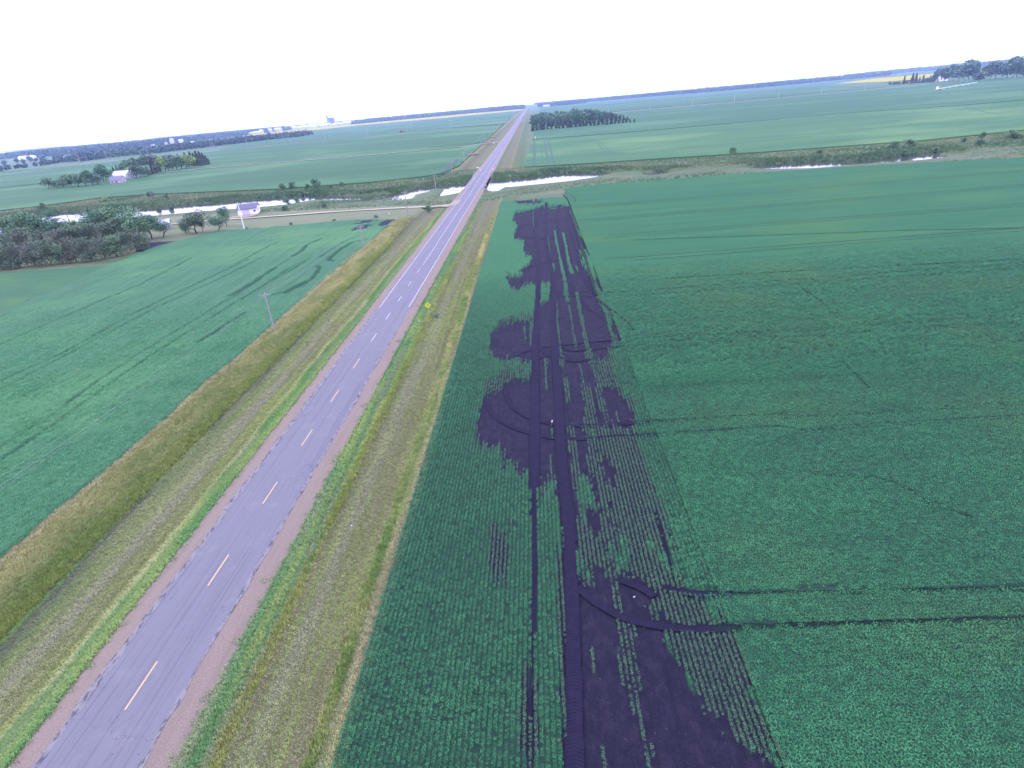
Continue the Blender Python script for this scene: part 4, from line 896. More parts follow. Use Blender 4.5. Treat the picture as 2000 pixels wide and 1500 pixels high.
# farmstead in the middle distance
fs = [(98,369,11,'broad','green'),(112,368,8,'low','green'),(126,367,9,'low','green'),(141,366,11,'broad','green'),(155,365,11,'broad','green'),(168,364,12,'broad','green'),(181,362,11.5,'broad','green'),(193,361,9,'low','green'),(150,356,9,'broad','rust'),(132,360,10,'broad','green'),(172,356,12,'broad','green'),(203,356,17,'broad','dark'),(209,352,12,'broad','dark'),
  (222,335,7,'conifer','conifer'),(229,334,8,'conifer','conifer'),(236,333,7,'conifer','conifer'),(244,336,12,'broad','green'),(252,334,14,'broad','green'),(262,332,15,'broad','green'),(272,330,14,'broad','dark'),(285,329,17,'broad','green'),(296,328,15,'broad','dark'),(258,346,10,'broad','yellow'),(268,350,13,'broad','brush'),(276,347,12,'broad','brush'),
  (284,345,9,'broad','purple'),(292,343,9,'conifer','purple'),(299,341,10,'conifer','purple'),(306,339,12,'conifer','purple'),(312,337,12,'conifer','purple'),(302,333,18,'broad','purple'),(308,331,15,'broad','purple'),(322,335,16,'broad','yellow'),(331,334,15,'broad','green'),(339,333,14,'broad','green'),(347,332,14,'broad','green'),(356,331,15,'broad','green'),(364,330,16,'broad','yellow'),
  (372,329,15,'broad','yellow'),(377,324,17,'conifer','conifer'),(383,325,16,'conifer','purple'),(389,325,18,'conifer','purple'),(395,324,17,'conifer','purple'),(400,323,15,'conifer','purple'),(405,322,12,'conifer','purple'),(409,321,8,'conifer','conifer'),(366,322,16,'conifer','conifer'),(352,322,14,'conifer','conifer'),(340,323,14,'broad','dark'),(326,324,14,'broad','dark')]
cnt = {}
for px, py, h, k, c in sorted(fs):
    x, y = at(px, py); kk = (k, c); cnt[kk] = cnt.get(kk, 0) + 1
    nm = {'broad': 'leafy tree', 'low': 'low tree', 'conifer': 'spruce'}[k]
    tree(x, y, h, k, c, f'{CN[c]} {nm}, {ORD[cnt[kk]-1]} of its kind from left, farmstead beyond river', 'trees of the farmstead beyond the river', 1, 1.2)
# wood to the right of the road
r_ = random.Random(5); rows = [((1040,256),(1238,239),27,'conifer',8.5,'front row'), ((1040,250),(1226,236),24,'conifer',11,'second row'), ((1042,244),(1212,232),20,'broad',12.5,'third row'), ((1044,238),(1195,228),18,'broad',13,'fourth row'), ((1048,233),(1175,226),14,'broad',13,'back row')]
for a, b_, n, k, h, nm in rows:
    for i in range(n):
        t = i/(n-1); px, py = a[0] + (b_[0]-a[0])*t + r_.uniform(-1.5, 1.5), a[1] + (b_[1]-a[1])*t + r_.uniform(-.4, .4); x, y = at(px, py)
        c = r_.choice(['conifer', 'conifer', 'brush'] if k == 'conifer' else ['dark', 'green', 'dark', 'conifer'])
        tree(x, y, h*r_.uniform(.85, 1.15)*(1 - .45*max(0, t - .8)/.2), 'brush' if k == 'broad' else k, c, f'{"dark spruce" if k == "conifer" else "dark leafy tree"}, {ORD[i]} from road in the small wood, {nm}', f'{nm} of the small wood', 2, 1.25)
x, y = at(1124, 246); tree(x, y, 24, 'broad', 'dark', 'tallest round tree rising out of the small wood', None, 1, .85)
x, y = at(1107, 247); tree(x, y, 15, 'broad', 'rust', 'reddish tree at the foot of the tallest one in the small wood', None, 1, .9)
# farm on the right horizon
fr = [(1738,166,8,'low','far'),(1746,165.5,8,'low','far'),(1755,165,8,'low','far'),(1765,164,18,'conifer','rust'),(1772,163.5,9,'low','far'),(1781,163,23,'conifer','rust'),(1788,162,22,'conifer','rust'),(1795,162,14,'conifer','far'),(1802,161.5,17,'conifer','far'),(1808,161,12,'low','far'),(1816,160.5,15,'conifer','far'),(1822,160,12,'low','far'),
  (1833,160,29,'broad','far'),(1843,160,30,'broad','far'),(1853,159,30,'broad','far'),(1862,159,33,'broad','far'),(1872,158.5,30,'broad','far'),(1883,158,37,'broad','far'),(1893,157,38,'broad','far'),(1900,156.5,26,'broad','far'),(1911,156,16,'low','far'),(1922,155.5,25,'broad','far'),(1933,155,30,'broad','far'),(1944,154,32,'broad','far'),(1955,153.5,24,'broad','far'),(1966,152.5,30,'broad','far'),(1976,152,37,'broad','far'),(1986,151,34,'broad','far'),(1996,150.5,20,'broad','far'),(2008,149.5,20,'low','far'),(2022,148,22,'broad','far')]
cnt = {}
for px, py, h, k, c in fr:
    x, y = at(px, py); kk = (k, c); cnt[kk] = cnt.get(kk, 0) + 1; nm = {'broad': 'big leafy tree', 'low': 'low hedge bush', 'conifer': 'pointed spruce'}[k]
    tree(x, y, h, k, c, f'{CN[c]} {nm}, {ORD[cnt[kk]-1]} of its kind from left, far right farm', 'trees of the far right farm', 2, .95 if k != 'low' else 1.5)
# loose trees along the far road on the left
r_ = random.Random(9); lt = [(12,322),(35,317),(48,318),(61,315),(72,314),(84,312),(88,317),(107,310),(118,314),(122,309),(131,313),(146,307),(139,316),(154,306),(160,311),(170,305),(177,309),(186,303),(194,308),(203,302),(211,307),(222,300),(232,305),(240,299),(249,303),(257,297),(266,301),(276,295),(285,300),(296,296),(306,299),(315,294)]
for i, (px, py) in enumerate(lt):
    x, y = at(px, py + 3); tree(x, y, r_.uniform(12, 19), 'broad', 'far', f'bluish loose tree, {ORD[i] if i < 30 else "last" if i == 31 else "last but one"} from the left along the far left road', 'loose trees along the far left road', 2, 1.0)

# woods far off, each read as one mass
def wood(name, px, depth, h, m, seed, label, gap=0, nper=26, leaf=4.5, step=9):
    r = np.random.default_rng(seed); P = []
    W = [at(a, b) for a, b in px]
    for (x0, y0), (x1, y1) in zip(W[:-1], W[1:]):
        L = math.hypot(x1-x0, y1-y0); k = max(1, min(400, int(L/step))); ux, uy = (x1-x0)/L, (y1-y0)/L
        for i in range(k):
            for j in range(max(1, int(depth/14))):
                if r.random() < gap: continue
                t = (i + r.random())/k*L; q = r.random()*depth; P.append((x0 + ux*t - uy*q*-0 + 0, y0 + uy*t + q))
    P = np.array(P); n = len(P); hh = h*(.65 + .5*r.random(n)); rad = hh*.42
    C = np.repeat(P, nper, 0); H = np.repeat(hh, nper)[:, None]; Rd = np.repeat(rad, nper)[:, None]; d = r.normal(size=(len(C), 3)); d /= np.linalg.norm(d, axis=1)[:, None]
    c = np.concatenate([C, H*.55], 1) + d*np.concatenate([Rd, Rd, H*.46], 1)*(.7 + .4*r.random((len(C), 1)))
    nn = r.normal(size=c.shape); nn[:, 2] = np.abs(nn[:, 2]) + .4; nn /= np.linalg.norm(nn, axis=1)[:, None]; u = np.cross(nn, r.normal(size=c.shape)); u /= np.linalg.norm(u, axis=1)[:, None]; v = np.cross(nn, u)
    s = leaf*(.6 + .8*r.random((len(c), 1))); V = np.stack([c - u*s*.6, c + v*s*.45, c + u*s*.6, c - v*s*.45], 1).reshape(-1, 3)
    o = mesh(name, V, np.arange(len(V)).reshape(-1, 4), m); return tag(o, label, 'wood', kind='stuff')
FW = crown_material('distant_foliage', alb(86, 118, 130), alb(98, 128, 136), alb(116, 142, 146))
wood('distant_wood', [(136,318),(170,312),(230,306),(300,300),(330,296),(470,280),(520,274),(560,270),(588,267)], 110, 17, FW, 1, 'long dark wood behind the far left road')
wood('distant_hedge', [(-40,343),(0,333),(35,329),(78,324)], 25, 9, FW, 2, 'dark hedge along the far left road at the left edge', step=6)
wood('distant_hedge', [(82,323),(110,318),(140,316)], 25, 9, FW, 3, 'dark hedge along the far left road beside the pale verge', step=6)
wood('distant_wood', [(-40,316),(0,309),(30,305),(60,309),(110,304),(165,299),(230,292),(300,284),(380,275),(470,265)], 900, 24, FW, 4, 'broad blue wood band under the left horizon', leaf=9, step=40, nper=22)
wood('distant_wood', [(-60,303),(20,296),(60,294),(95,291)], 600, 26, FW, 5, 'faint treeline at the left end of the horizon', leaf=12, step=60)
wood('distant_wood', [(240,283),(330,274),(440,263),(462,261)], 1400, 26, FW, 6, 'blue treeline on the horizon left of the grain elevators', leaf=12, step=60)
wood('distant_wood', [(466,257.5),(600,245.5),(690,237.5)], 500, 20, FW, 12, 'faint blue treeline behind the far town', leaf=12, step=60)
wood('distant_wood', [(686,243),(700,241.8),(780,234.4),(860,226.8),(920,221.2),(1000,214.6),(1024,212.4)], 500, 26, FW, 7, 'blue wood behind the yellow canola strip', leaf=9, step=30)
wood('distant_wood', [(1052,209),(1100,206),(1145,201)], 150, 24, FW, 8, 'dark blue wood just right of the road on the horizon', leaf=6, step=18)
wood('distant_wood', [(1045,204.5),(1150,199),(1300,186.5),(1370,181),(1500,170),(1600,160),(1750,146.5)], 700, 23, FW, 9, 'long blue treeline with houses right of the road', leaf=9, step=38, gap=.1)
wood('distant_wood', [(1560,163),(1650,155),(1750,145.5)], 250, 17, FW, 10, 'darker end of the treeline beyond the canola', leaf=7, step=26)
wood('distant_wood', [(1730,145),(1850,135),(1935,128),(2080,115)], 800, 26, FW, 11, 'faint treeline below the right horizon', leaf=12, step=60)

# ------------------------------------------------------------------ bridge
W_WALL = plain('white_siding', (.82, .8, .76, 1), .7, .06, .5); W_ROOF = plain('white_metal_roof', (.55, .54, .52, 1), .5, .06, .5)
PINKW = plain('pinkish_siding', (.42, .34, .34, 1), .8, .1, .5); PURP = plain('violet_grey_shingles', (.17, .16, .19, 1), .8, .2, 1); GREYR = plain('pale_grey_shingles', (.28, .28, .29, 1), .8, .12, 1)
REDP = plain('red_machine_paint', (.42, .04, .04, 1), .5, .1); BLK = plain('black_rubber', (.015, .015, .015, 1), .8, .1); DIRT = plain('reddish_spoil', alb(190, 150, 150), .95, .15, 1); CARP = plain('dark_car_paint', (.03, .03, .035, 1), .3, .05, 1, .6)
t = tag(empty('road_bridge', (0, 350, -.6)), 'flat road bridge on dark timber piers crossing the river', 'bridge')
MB().box(-5.1, -38, 0, 5.1, 38, .53).build('deck', CONC, t)
for s_ in (-1, 1):
    m = MB()
    for k in range(20): m.box(s_*4.75 - .07, -37.8 + k*3.97, .53, s_*4.75 + .07, -37.66 + k*3.97, 1.2)
    m.build('rail_post', METAL, t); MB().box(s_*4.62 - .05, -38, 1.0, s_*4.62 + .05, 38, 1.26).build('guard_rail', METAL, t)
for k in range(7):
    y = -30 + 10*k; m = MB().box(-5.2, y - .25, -.42, 5.2, y + .25, -.01)
    for j in range(6): m.tube((-4.8 + j*1.92, y, -3.6), (-4.8 + j*1.92, y, -.42), .17, n=8)
    m.tube((-5.0, y + .22, -2.2), (5.0, y + .22, -.6), .07); m.build('pier', DKW, t)
for s_, n_ in ((-1, 'near'), (1, 'far')): MB().box(-6.4, s_*34 - .2, -2.6, 6.4, s_*34 + .2, -.01).build('abutment', DKW, t)

# ------------------------------------------------------------------ signs and markers by the road
def post(o, h, r=.035, m=METAL): return MB().box(-r, -r, -.3, r, r, h).build('post', m, o)
x, y = at(838, 612); z = gz_(x, y)
t = tag(empty('warning_sign', (x, y, z)), 'yellow diamond warning sign with black narrowing road symbol by the shoulder', 'road sign')
H = tall(836, 590, 838, 612) - z; post(t, H - .1); a = .64
MB().add([(-a,-.06,H-a),(0,-.06,H-2*a),(a,-.06,H-a),(0,-.06,H),(-a,-.04,H-a),(0,-.04,H-2*a),(a,-.04,H-a),(0,-.04,H)], [(0,1,2,3),(7,6,5,4),(0,4,5,1),(1,5,6,2),(2,6,7,3),(3,7,4,0)]).build('sign_panel', SIGNY, t)
m = MB()
for s_ in (-1, 1):
    pts = [(.24, -.36), (.24, -.16), (.12, -.04), (.12, .1), (.24, .3)] if False else [(.2, -.34), (.19, -.12), (.09, .02), (.1, .16), (.12, .34)]
    for (xa, za), (xb_, zb) in zip(pts[:-1], pts[1:]): m.add([(s_*xa-.045,-.065,H-a+za),(s_*xa+.045,-.065,H-a+za),(s_*xb_+.045,-.065,H-a+zb),(s_*xb_-.045,-.065,H-a+zb)], [(0,1,2,3)])
m.build('symbol', SIGNK, t)
def marker(px, py, h, lb, top=ORNG, low=WHT, wd=.3, name='marker_post', z=None):
    x, y = at(px, py); t = tag(empty(name, (x, y, gz_(x, y) if z is None else z)), lb, 'marker'); post(t, h*.55, .05)
    m = MB().box(-wd/2, -.03, h*.45, wd/2, .03, h); m.build('marker_panel', top, t)
    MB().box(-wd/2, -.045, h*.62, wd/2, -.033, h*.78).build('stripe', low, t); return t
marker(918, 365.5, 2.3, 'orange and white hazard marker at the left near corner of the bridge', wd=.5)
marker(949, 362, 2.5, 'orange and white hazard marker at the right near corner of the bridge', wd=.5)
marker(938, 336, 2.6, 'white hazard marker at the left far corner of the bridge', WHT, WHT, .45); marker(963.5, 335, 2.2, 'white hazard marker at the right far corner of the bridge', WHT, WHT, .4)
marker(1042.5, 397, 2.5, 'orange topped white post standing at the head of the black soil', ORNG, ORNG, .36)
marker(760.5, 421.5, 1.5, 'short white post in the grass beside the farm track', WHT, WHT, .28); marker(819, 630, 1.05, 'thin pale roadside delineator short of the yellow sign', YELP, WHT, .13)
marker(1046, 274, 4, 'small white post in the field beyond the river', WHT, WHT, .6); marker(965, 282.5, 3, 'small white post where the field lane meets the road', WHT, WHT, .8)
def board(px, py, w_, lb):
    x, y = at(px, py); t = tag(empty('road_sign', (x, y, gz_(x, y))), lb, 'road sign')
    for s_ in (-1, 1): MB().box(s_*w_*.3 - .05, -.04, -.3, s_*w_*.3 + .05, .04, 1.7).build('post', METAL, t)
    MB().box(-w_/2, -.1, 1.45, w_/2, -.05, 2.0).build('sign_panel', WHT, t)
board(955.5, 372, 2.1, 'long white name board on two posts at the near right of the bridge'); board(933.5, 332, 1.8, 'long white name board on two posts beyond the bridge on the left')
for px, py, lb in ((684, 1017, 'small white scrap of litter in the mown verge'), (1239, 1165, 'white pebble on the black soil in the foreground')):
    x, y = at(px, py); r = random.Random(px); V = [(r.uniform(-.09, .09), r.uniform(-.09, .09), r.uniform(0, .12)) for _ in range(10)]
    import bmesh
    bm = bmesh.new(); [bm.verts.new(v) for v in V]; bmesh.ops.convex_hull(bm, input=bm.verts); me = bpy.data.meshes.new('litter'); bm.to_mesh(me); me.materials.append(WHT)
    o = bpy.data.objects.new('litter', me); o.location = (x, y, gz_(x, y) + .05); tag(link(o), lb, 'litter')
x, y = at(1078, 826); t = tag(MB().tube((-.08, -.25, .03), (.06, .75, .12), .05).build('stake', WHT), 'white stake lying on the black soil between the wheel tracks', 'stake'); t.location = (x, y, FZ)

# ------------------------------------------------------------------ power lines
def t_pole(x, y, h, lb, grp, r=.13, arm=1.25, wood_=WOODG, rz=0.0, k=1.0):
    t = tag(empty('utility_pole', (x, y, gz_(x, y) - .05), rz), lb, 'utility pole', grp)
    MB().tube((0, 0, -.5), (0, 0, h), r*1.25*k, r*.8*k, 8).build('pole_shaft', wood_, t)
    if arm:
        MB().box(-arm, -.07*k - r, h - .62, arm, .05 - r, h - .45).add([(-arm*.5, -.03-r, h-.5), (-arm*.5+.05, -.03-r, h-.5), (.05, -.02-r, h-1.3), (0, -.02-r, h-1.3)], [(0,1,2,3)]).build('crossarm', wood_, t)
        for xx in (-arm + .1, 0 if False else arm*.35, arm - .1): MB().tube((xx, -.1, h - .45), (xx, -.1, h - .2), .06*k, .04*k).build('insulator', METAL, t)
    return t
NEAR = [(-22.9, -33, 8.2), (-22.7, 39, 8.2)]
pp = [((536,645),(518,570)), ((712,487),(708,438)), ((797,421),(791,372)), ((851,364.5),(847,335)), ((883,340),(881,317)), ((907,317.5),(905.5,296)), ((939,285),(938,266)), ((948,275),(947.5,261)), ((957.5,266),(957,253)), ((964,260),(964,247)), ((970.5,252.5),(970,243)), ((976,249),(976,240)), ((989,239),(989,225))]
line_top = []
lbs = ['nearest T shaped utility pole, beside the verge', 'second nearest T shaped utility pole, in front of the wet patch', 'T shaped utility pole beside the farm track', 'T shaped utility pole standing at the river left of the bridge', 'first T shaped utility pole beyond the river', 'second T shaped utility pole beyond the river', 'utility pole at the field lane beyond the river'] + [f'{ORD[i]} utility pole beyond the field lane' for i in range(6)]
for i, (b_, tp) in enumerate(pp):
    x, y = at(*b_); h = min(13, max(7.5, tall(tp[0], tp[1], *b_)))
    if i == 0: h = 8.1
    t_pole(x, y, h, lbs[i], 'roadside utility poles', k=1.15 if i < 1 else 1.5, arm=1.25 if i < 8 else 1.1); line_top.append((x, y, h))
lt_ = [(x, y, h) for x, y, h in NEAR] + line_top[:8]
for j, xx in enumerate((-1.15, .44, 1.15)):
    m = MB()
    for (x0, y0, h0), (x1, y1, h1) in zip(lt_[:-1], lt_[1:]):
        n = 10; P = [(x0 + (x1-x0)*i/n + xx, y0 + (y1-y0)*i/n, (h0 + (h1-h0)*i/n) - .35 - .8*4*(i/n)*(1-i/n)) for i in range(n+1)]
        for a, b_ in zip(P[:-1], P[1:]): m.tube(a, b_, .007, n=4)
    tag(m.build('power_wire', METAL), f'{("left", "middle", "right")[j]} wire strung along the roadside utility poles', 'wire')
x, y = at(477, 446); t = tag(empty('light_pole', (x, y, gz_(x, y))), 'tall pale pole standing in front of the white shed', 'pole'); MB().tube((0,0,-.4), (0,0,tall(465, 395, 477, 446)), .2, .14, 8).build('pole_shaft', W_WALL, t); MB().box(-.15, -.6, 9.6, .15, 0, 9.8).build('lamp_head', METAL, t)
x, y = at(147, 462); t = tag(empty('utility_pole', (x, y, gz_(x, y))), 'brown wooden pole rising out of the near shelterbelt', 'utility pole'); MB().tube((0,0,-.4), (0,0,11.5), .2, .14, 8).build('pole_shaft', plain('brown_pole', (.14, .08, .05, 1)), t); MB().box(-.8, -.1, 10.9, .8, .1, 11.1).build('crossarm', WOODG, t)
hf = [((9,336),(23,335)), ((159,324),(173,322.5)), ((211,314.5),(232,311)), ((277,309),(291,307.5)), ((344.5,301),(359.5,299.5)), ((414,294.5),(430,291)), ((484,287),(496,285)), ((554.5,279),(567,277)), ((635,271),(645,270.5)), ((716,264.5),(724,262.5)), ((797,258),(805,256.5)), ((879,249),(884,248)), ((1005.5,238),(1009,237.5))]
for i, (a, b_) in enumerate(hf):
    (x0, y0), (x1, y1) = at(*a), at(*b_); h = 17; L = math.hypot(x1-x0, y1-y0)
    if L > 45: q = 24/L; x1, y1 = x0 + (x1-x0)*q, y0 + (y1-y0)*q; L = 24
    t = tag(empty('transmission_pole', (x0, y0, FZ), math.atan2(y1-y0, x1-x0)), f'{ORD[i]} pale two legged pylon from the left on the far line', 'pylon', 'two legged pylons on the far left line')
    for xx in (0, L): MB().tube((xx, 0, -.5), (xx, 0, h), .34, .26, 6).build('pole_shaft', METAL, t)
    MB().box(-2, -.2, h - 3, L + 2, .2, h - 2.65).build('crossarm', METAL, t)
rp = [((1107,228),214), ((1188,220.5),208), ((1270,213.5),200), ((1352,206),193), ((1434,199),186.5), ((1520,190.5),177), ((1604,183),169.5), ((1689,175),163), ((1774,167.5),157), ((1862,159),145), ((1950,151),134)]
for i, (b_, ty) in enumerate(rp):
    x, y = at(*b_); t = tag(empty('utility_pole', (x, y, FZ)), f'{ORD[i]} pale pole from the road along the far gravel road on the right', 'utility pole', 'pale poles along the far gravel road'); h = min(26, tall(b_[0] - 1, ty, *b_))
    MB().tube((0,0,-.5), (0,0,h), .45, .3, 6).build('pole_shaft', plain('pale_pole', (.36, .34, .32, 1)) if i == 0 else bpy.data.materials['pale_pole'], t); MB().box(-2.2, -.2, h - 1.8, 2.2, .2, h - 1.45).build('crossarm', WOODG, t)

# ------------------------------------------------------------------ buildings
def gable(name, lb, cat, base, rz, L, W, H, RH, wall, roof, wins=(), grp=None, ov=.35, doors=()):
    """base: the front left corner; x runs along the eaves, y to the back"""
    t = tag(empty(name, (base[0], base[1], FZ), rz), lb, cat, grp)
    MB().add([(0,0,-.2),(L,0,-.2),(L,W,-.2),(0,W,-.2),(0,0,H),(L,0,H),(L,W,H),(0,W,H),(0,W/2,H+RH),(L,W/2,H+RH)], [(0,1,5,4),(2,3,7,6),(1,2,6,9,5),(3,0,4,8,7)]).build('wall', wall, t)
    s = RH/(W/2); z0 = H - ov*s; th = .14
    MB().add([(-ov,-ov,z0+.05),(L+ov,-ov,z0+.05),(L+ov,W/2,H+RH+.05),(-ov,W/2,H+RH+.05),(L+ov,W+ov,z0+.05),(-ov,W+ov,z0+.05),
              (-ov,-ov,z0+.05+th),(L+ov,-ov,z0+.05+th),(L+ov,W/2,H+RH+.05+th),(-ov,W/2,H+RH+.05+th),(L+ov,W+ov,z0+.05+th),(-ov,W+ov,z0+.05+th)],
             [(0,1,2,3),(3,2,4,5),(9,8,7,6),(11,10,8,9),(0,6,7,1),(4,10,11,5),(1,7,8,2),(2,8,10,4),(0,3,9,6),(3,5,11,9)]).build('roof', roof, t)
    for side, u, zz, w_, h_ in wins:
        if side == 'f': MB().box(u, -.04, zz, u + w_, -.005, zz + h_).build('window', GLASS, t)
        else: MB().box(L + .005, u, zz, L + .04, u + w_, zz + h_).build('window', GLASS, t)
    for side, u, w_, h_ in doors:
        if side == 'f': MB().box(u, -.05, 0, u + w_, -.005, h_).build('door', W_ROOF, t)
        else: MB().box(L + .005, u, 0, L + .05, u + w_, h_).build('door', METAL, t)
    return t
A, B, C_ = at(465.8, 420.8), at(502.4, 416.6), at(515, 410.6)
L = math.hypot(B[0]-A[0], B[1]-A[1]); ang = math.atan2(B[1]-A[1], B[0]-A[0]); W = abs(-(C_[0]-B[0])*math.sin(ang) + (C_[1]-B[1])*math.cos(ang)); W = min(W, 11)
gable('white_shed', 'long white shed with slate blue roof beside the farm track', 'shed', A, ang, L, W, 2.7, 1.7, W_WALL, ROOFB, [('f', L*.84, 1.1, .9, .8), ('g', W*.25, 1.2, .8, .9), ('g', W*.62, 1.2, .8, .9)], ov=.5, doors=[('f', L*.25, 3.2, 2.6)])
x, y = at(216, 360); gable('farmhouse', 'pinkish house with violet grey roof in front of the white quonset barn', 'house', (x, y), R(8), 11, 9, 3.4, 3.2, PINKW, PURP, [('f', 1.5, 1.2, 1.2, 1.2), ('f', 5, 1.2, 1.6, 1.2), ('g', 3.5, 1.4, 1.2, 1.2)], doors=[('f', 8, 1, 2.1)])
x0, y0 = at(217, 350); x1, y1 = at(246, 349); ang = math.atan2(y1-y0, x1-x0); L = math.hypot(x1-x0, y1-y0)
t = tag(empty('quonset_barn', (x0, y0, FZ), ang), 'large white arched barn beside the farmstead trees', 'barn'); rr = 8.2; V = []; n = 14
for xx in (0, L):
    for i in range(n+1): a_ = math.pi*i/n; V.append((xx, rr - rr*math.cos(a_), rr*math.sin(a_)*.92))
MB().add(V, [(i, n+1+i, n+2+i, i+1) for i in range(n)] + [tuple(range(n, -1, -1))]).build('arched_roof', W_ROOF, t)
MB().add([(L+.01, v[1], v[2]*.985) for v in V[n+1:]], [tuple(range(n+1))]).build('end_wall', plain('pale_blue_metal', (.42, .44, .5, 1)), t)
MB().box(L + .02, rr - 2.4, 0, L + .12, rr + 2.4, 4.6).build('door', METAL, t)
x, y = at(-22, 474); gable('farmhouse', 'house with pale roof at the left picture edge behind the shelterbelt', 'house', (x, y), R(12), 13, 8, 4.2, 2.6, plain('lilac_siding', (.26, .26, .3, 1)), GREYR, [('f', 2, 1.2, 1.2, 1.3), ('f', 6, 1.2, 1.2, 1.3), ('g', 3, 1.2, 1, 1.3)], doors=[('f', 9, 1, 2.1)])
x, y = at(12, 466); t = tag(empty('grain_bin', (x, y, FZ)), 'round grey grain bin beside the pale roofed house', 'grain bin'); MB().tube((0,0,0), (0,0,4.6), 2.2, 2.2, 20).build('bin_wall', METAL, t); MB().tube((0,0,4.6), (0,0,6), 2.35, .3, 20).build('roof', METAL, t)
x, y = at(203, 466); gable('farmhouse', 'pinkish house wall glimpsed between the tall yard trees', 'house', (x, y), R(4), 12, 8, 3.2, 2.4, plain('pink_siding', (.36, .26, .26, 1)), PURP, [('f', 2, 1.1, 1.2, 1.2), ('f', 7, 1.1, 1.2, 1.2)], doors=[('f', 5, 1, 2.1)])
x, y = at(311, 449); gable('white_shed', 'small white shed at the right end of the near yard trees', 'shed', (x, y), R(20), 4.6, 4, 2.6, 1.4, GREYR, W_ROOF, [('f', .8, 1, 1, 1)], doors=[('f', 2.8, 1, 2)])
x, y = at(1834, 159); gable('farmhouse', 'white house under the big trees of the far right farm', 'house', (x, y), R(10), 26, 16, 13, 7, W_WALL, W_ROOF, [('f', 4, 3, 3, 4), ('f', 14, 3, 3, 4)])
x, y = at(36, 312.5); gable('long_barn', 'long white barn before the far left treeline', 'barn', (x, y), R(10), 58, 22, 9, 4, W_WALL, W_ROOF, [('f', 10, 3, 4, 3)], doors=[('f', 30, 6, 6)])
# far town: small white buildings whose walls and roofs are a pixel or two
hm = MB(); hm.add([(0,0,0),(1,0,0),(1,1,0),(0,1,0),(0,0,.6),(1,0,.6),(1,1,.6),(0,1,.6),(0,.5,1),(1,.5,1)], [(0,1,5,4),(2,3,7,6),(1,2,6,9,5),(3,0,4,8,7)]).add([(-.04,-.05,.57),(1.04,-.05,.57),(1.04,.5,1.03),(-.04,.5,1.03),(1.04,1.05,.57),(-.04,1.05,.57)], [(0,1,2,3),(3,2,4,5)])
hme = bpy.data.meshes.new('town_building'); hme.from_pydata(hm.V, [], hm.F); hme.materials.append(W_ROOF)
def town(px, py, back, w_, d_, h_, lb, grp):
    x, y = at(px, py); D = math.hypot(x, y); x, y = x*(1 + back/D), y*(1 + back/D)
    o = bpy.data.objects.new('town_building', hme); o.location = (x, y, FZ); o.scale = (w_, d_, h_); o.rotation_euler = (0, 0, random.uniform(-.2, .5)); tag(link(o), lb, 'building', grp)
r_ = random.Random(3)
for i in range(110):
    px = 472 + 220*r_.random()**.9; py = np.interp(px, [474, 560, 640, 700], [264.6, 255, 247, 241.6])
    town(px, py, 1700*r_.random()**1.6, r_.uniform(22, 60), r_.uniform(14, 24), r_.uniform(12, 26), 'tiny white building of the far town behind the canola strip', 'white buildings of the far town')
for px, py, w_, h_, lb in [(333,281,18,24,'tall white building among the far left trees, left of the pair'), (350,280,20,18,'tall white building among the far left trees, right of the pair'), (309,280,12,16,'small white building left of the pair in the far left wood'), (296,288,14,10,'small white building low in the far left wood'), (323,286,10,14,'narrow white building below the pair in the far left wood'), (282,285,14,9,'low white roof at the left in the far left wood'), (372,281,14,9,'low white roof right of the pair in the far left wood'),
    (144,298,20,22,'white building at the middle of the left treeline'), (230,290,26,14,'small white building near the right of the left treeline'),
    (1061,209,44,12,'white building just right of the road on the horizon'), (1070,207.5,60,26,'white building behind the one nearest the road'), (978,215.5,50,14,'white building left of the road at the canola end'), (1000,214.3,26,12,'small white building closest to the road on its left'), (907,216.5,50,26,'white building over the canola strip'),
    (1165,197,40,14,'first white village house from the left on the right horizon'), (1187,195,50,24,'second white village house from the left on the right horizon'), (1198.5,194,34,30,'third white village house from the left on the right horizon'), (1208,193,60,16,'fourth white village house from the left on the right horizon'), (1220,192,50,14,'fifth white village house from the left on the right horizon'), (1240,190,60,14,'sixth white village house from the left on the right horizon'),
    (1261,188.5,40,20,'seventh white village house from the left on the right horizon'), (1303,185,90,34,'large white village building in the middle of the right horizon'), (1322,183.5,70,16,'long white village building right of the large one'), (1335,182,50,16,'small white village building right of the long one'), (1349,181,40,18,'second small white village building right of the long one'), (1366,179.5,80,34,'large white building at the right end of the village'), (1473,169.5,26,28,'lone white house on the right treeline'), (1860,128,200,50,'pale long building under the right horizon')]:
    town(px, py, 0, w_, w_*.5, h_, lb, 'white buildings scattered on the horizon')
def elevator(px, py, ty, w_, n, lb, tower=True):
    x, y = at(px, py); h = tall(px, ty, px, py); t = tag(empty('grain_elevator', (x, y, FZ), R(15)), lb, 'grain elevator')
    if tower: MB().box(-w_*.16, -w_*.16, 0, w_*.16, w_*.16, h).box(-w_*.1, -w_*.1, h, w_*.1, w_*.1, h*1.06).build('headhouse', GREYR, t)
    for i in range(n): MB().tube((w_*(.3 + .26*i), 0, 0), (w_*(.3 + .26*i), 0, h*.8), w_*.13, w_*.13, 14).add([(w_*(.3+.26*i) - .5, -1, h*.8), (w_*(.3+.26*i) + .5, -1, h*.8), (w_*(.3+.26*i), 1, h*.83)], [(0,1,2)]).build('silo', W_WALL if not tower else CONC, t)
elevator(642, 246.3, 226, 46, 4, 'tall grey grain elevator with a row of silos on the left horizon')
elevator(588, 251.5, 238.5, 40, 3, 'white grain elevator left of the tall grey one', False); elevator(603, 250, 236.5, 44, 5, 'wide white grain elevator between the small and the tall one', False); elevator(520, 259, 247, 40, 2, 'short white silos at the left end of the far town', False)

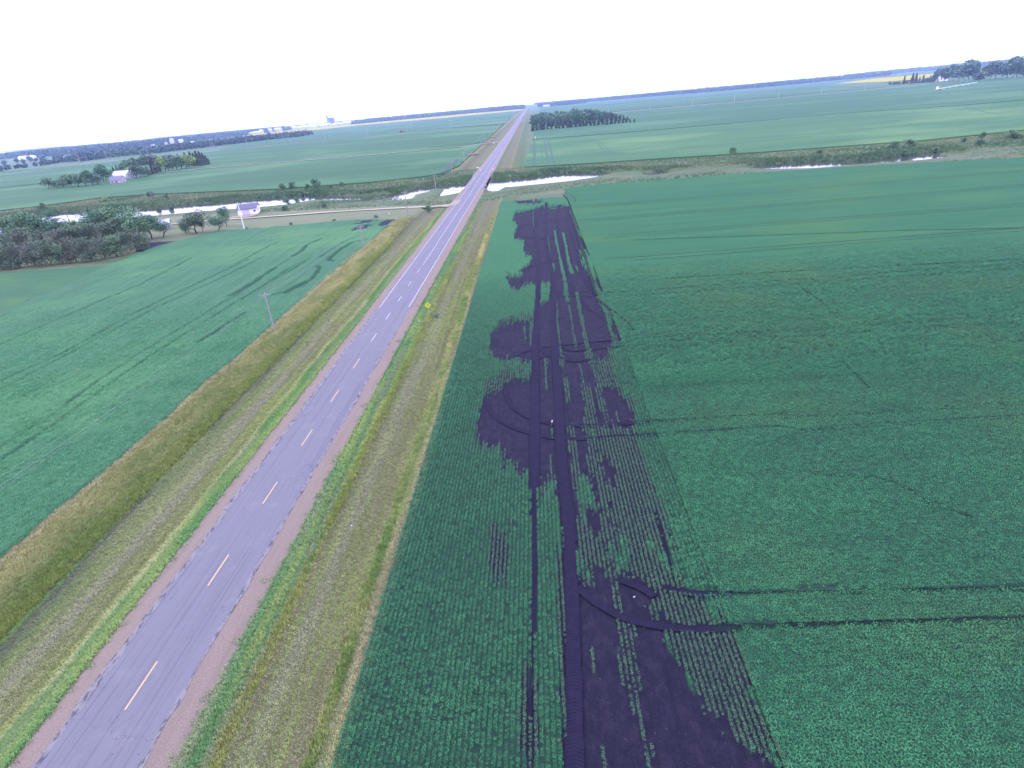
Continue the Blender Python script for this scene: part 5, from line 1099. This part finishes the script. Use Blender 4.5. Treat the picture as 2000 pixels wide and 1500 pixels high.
# ------------------------------------------------------------------ machines and vehicles far off
def wheel(o, x, y, r, w_=.3):
    return MB().tube((x, y - w_/2, r), (x, y + w_/2, r), r, r, 14).build('wheel', BLK, o)
x, y = at(777, 260); t = tag(empty('field_cultivator', (x, y, FZ + .5), R(6)), 'long red farm implement parked on the far lane', 'farm implement')
MB().box(0, -1, 1.2, 17, 1, 1.9).box(0, -2.4, 1.3, 17, -2, 1.6).box(0, 2, 1.3, 17, 2.4, 1.6).build('frame', REDP, t); MB().add([(5,-1.2,2),(11,-1.2,2),(11,1.2,2),(5,1.2,2),(4,-1.8,4),(12,-1.8,4),(12,1.8,4),(4,1.8,4)], [(0,1,5,4),(1,2,6,5),(2,3,7,6),(3,0,4,7),(4,5,6,7)]).build('hopper', REDP, t)
MB().tube((0, 0, 1.5), (-3.4, 0, 1), .16).build('drawbar', REDP, t)
for xx in (2, 7, 11, 16): wheel(t, xx, -2.2, .9, .6)
x, y = at(1829, 178); t = tag(empty('irrigation_cart', (x, y, FZ + .5), R(22)), 'pale irrigation cart with long thin pipe in the far right field', 'irrigation machine')
MB().box(-2, -2.5, 1.2, 9, 2.5, 2.2).build('frame', METAL, t); MB().tube((3, -1.4, 3.4), (3, 1.4, 3.4), 2.4, 2.4, 16).build('hose_reel', W_WALL, t)
for xx in (0, 7): wheel(t, xx, -2.6, 1.2, .5)
x2, y2 = at(1908, 164); dx, dy = x2 - x, y2 - y; Lp = min(240, math.hypot(dx, dy)); m = MB().tube((9, 0, 2.6), (Lp, 0, 2.6), .35)
for k in range(1, 7): m.tube((Lp*k/6.5, -1.5, 0), (Lp*k/6.5, 0, 2.6), .15); m.tube((Lp*k/6.5, 1.5, 0), (Lp*k/6.5, 0, 2.6), .15)
m.build('sprinkler_pipe', W_WALL, t); t.rotation_euler[2] = math.atan2(dy, dx)
def car(px, py, lb, m, s=1.0, dx=0, box=False):
    x, y = at(px, py); t = tag(empty('car' if not box else 'truck', (x + dx, y, .06)), lb, 'car' if not box else 'truck', None)
    L = 4.6*s; P = [(-L/2, .35), (-L/2, .95), (-L*.32, 1.02), (-L*.18, 1.5), (L*.22, 1.52), (L*.4, 1.0), (L/2, .9), (L/2, .35)] if not box else [(-L/2, .5), (-L/2, 3.2), (L*.2, 3.2), (L*.2, 2.3), (L*.36, 2.2), (L*.42, 1.4), (L/2, 1.3), (L/2, .5)]
    w_ = .9*(1.25 if box else 1); n = len(P); MB().add([(-w_, a_, b_) for a_, b_ in P] + [(w_, a_, b_) for a_, b_ in P], [tuple(range(n-1, -1, -1)), tuple(range(n, 2*n))] + [(i, (i+1) % n, n + (i+1) % n, n + i) for i in range(n)]).build('body', m, t)
    MB().box(-w_*.85, -L*.3, 1.06, w_*.85, -L*.24, 1.4).build('windscreen', GLASS, t)
    for a_ in (-L*.32, L*.32):
        for b_ in (-1, 1): MB().tube((b_*w_ - b_*.18, a_, .34), (b_*w_ + b_*.02, a_, .34), .34, .34, 12).build('wheel', BLK, t)
x, y = at(1021, 230.8); car(1021, 230.8, 'dark car coming along the far straight of the road', CARP, 1, 0); car(1024, 227.8, 'second dark car behind the other on the far straight', CARP, 1, 0); car(1044, 228, 'white truck parked right of the road before the far wood', W_WALL, 2.2, 0, True)
for k, (px, py) in enumerate([(925,301.5),(950,278),(961,268.5),(968,262),(974,254)]):
    x, y = at(px, py); r = random.Random(k); V = [(math.cos(a_*.7)*(3 + 2*r.random()) , math.sin(a_*.7)*(7 + 4*r.random()), 0) for a_ in range(9)] + [(0, 0, .7)]
    o = mesh('spoil_heap', V, [(i, (i+1) % 9, 9) for i in range(9)], DIRT); o.location = (x, y, FZ + .72); tag(o, f'{ORD[k]} low reddish spoil heap beside the utility poles beyond the river', 'earth heap', 'reddish spoil heaps by the utility poles')

# ------------------------------------------------------------------ haze over the plain
gm = bpy.data.materials.new('haze'); gm.use_nodes = True; t = gm.node_tree; t.nodes.clear()
pv = t.nodes.new('ShaderNodeVolumePrincipled'); pv.inputs['Density'].default_value = 7.2e-5; pv.inputs['Color'].default_value = (.52, .72, 1, 1)
ou = t.nodes.new('ShaderNodeOutputMaterial'); t.links.new(pv.outputs[0], ou.inputs['Volume'])
tag(MB().box(-13800, -3200, -8, 13800, 13900, 150).build('haze', gm), 'thin blue haze over the whole plain', 'haze', kind='stuff')
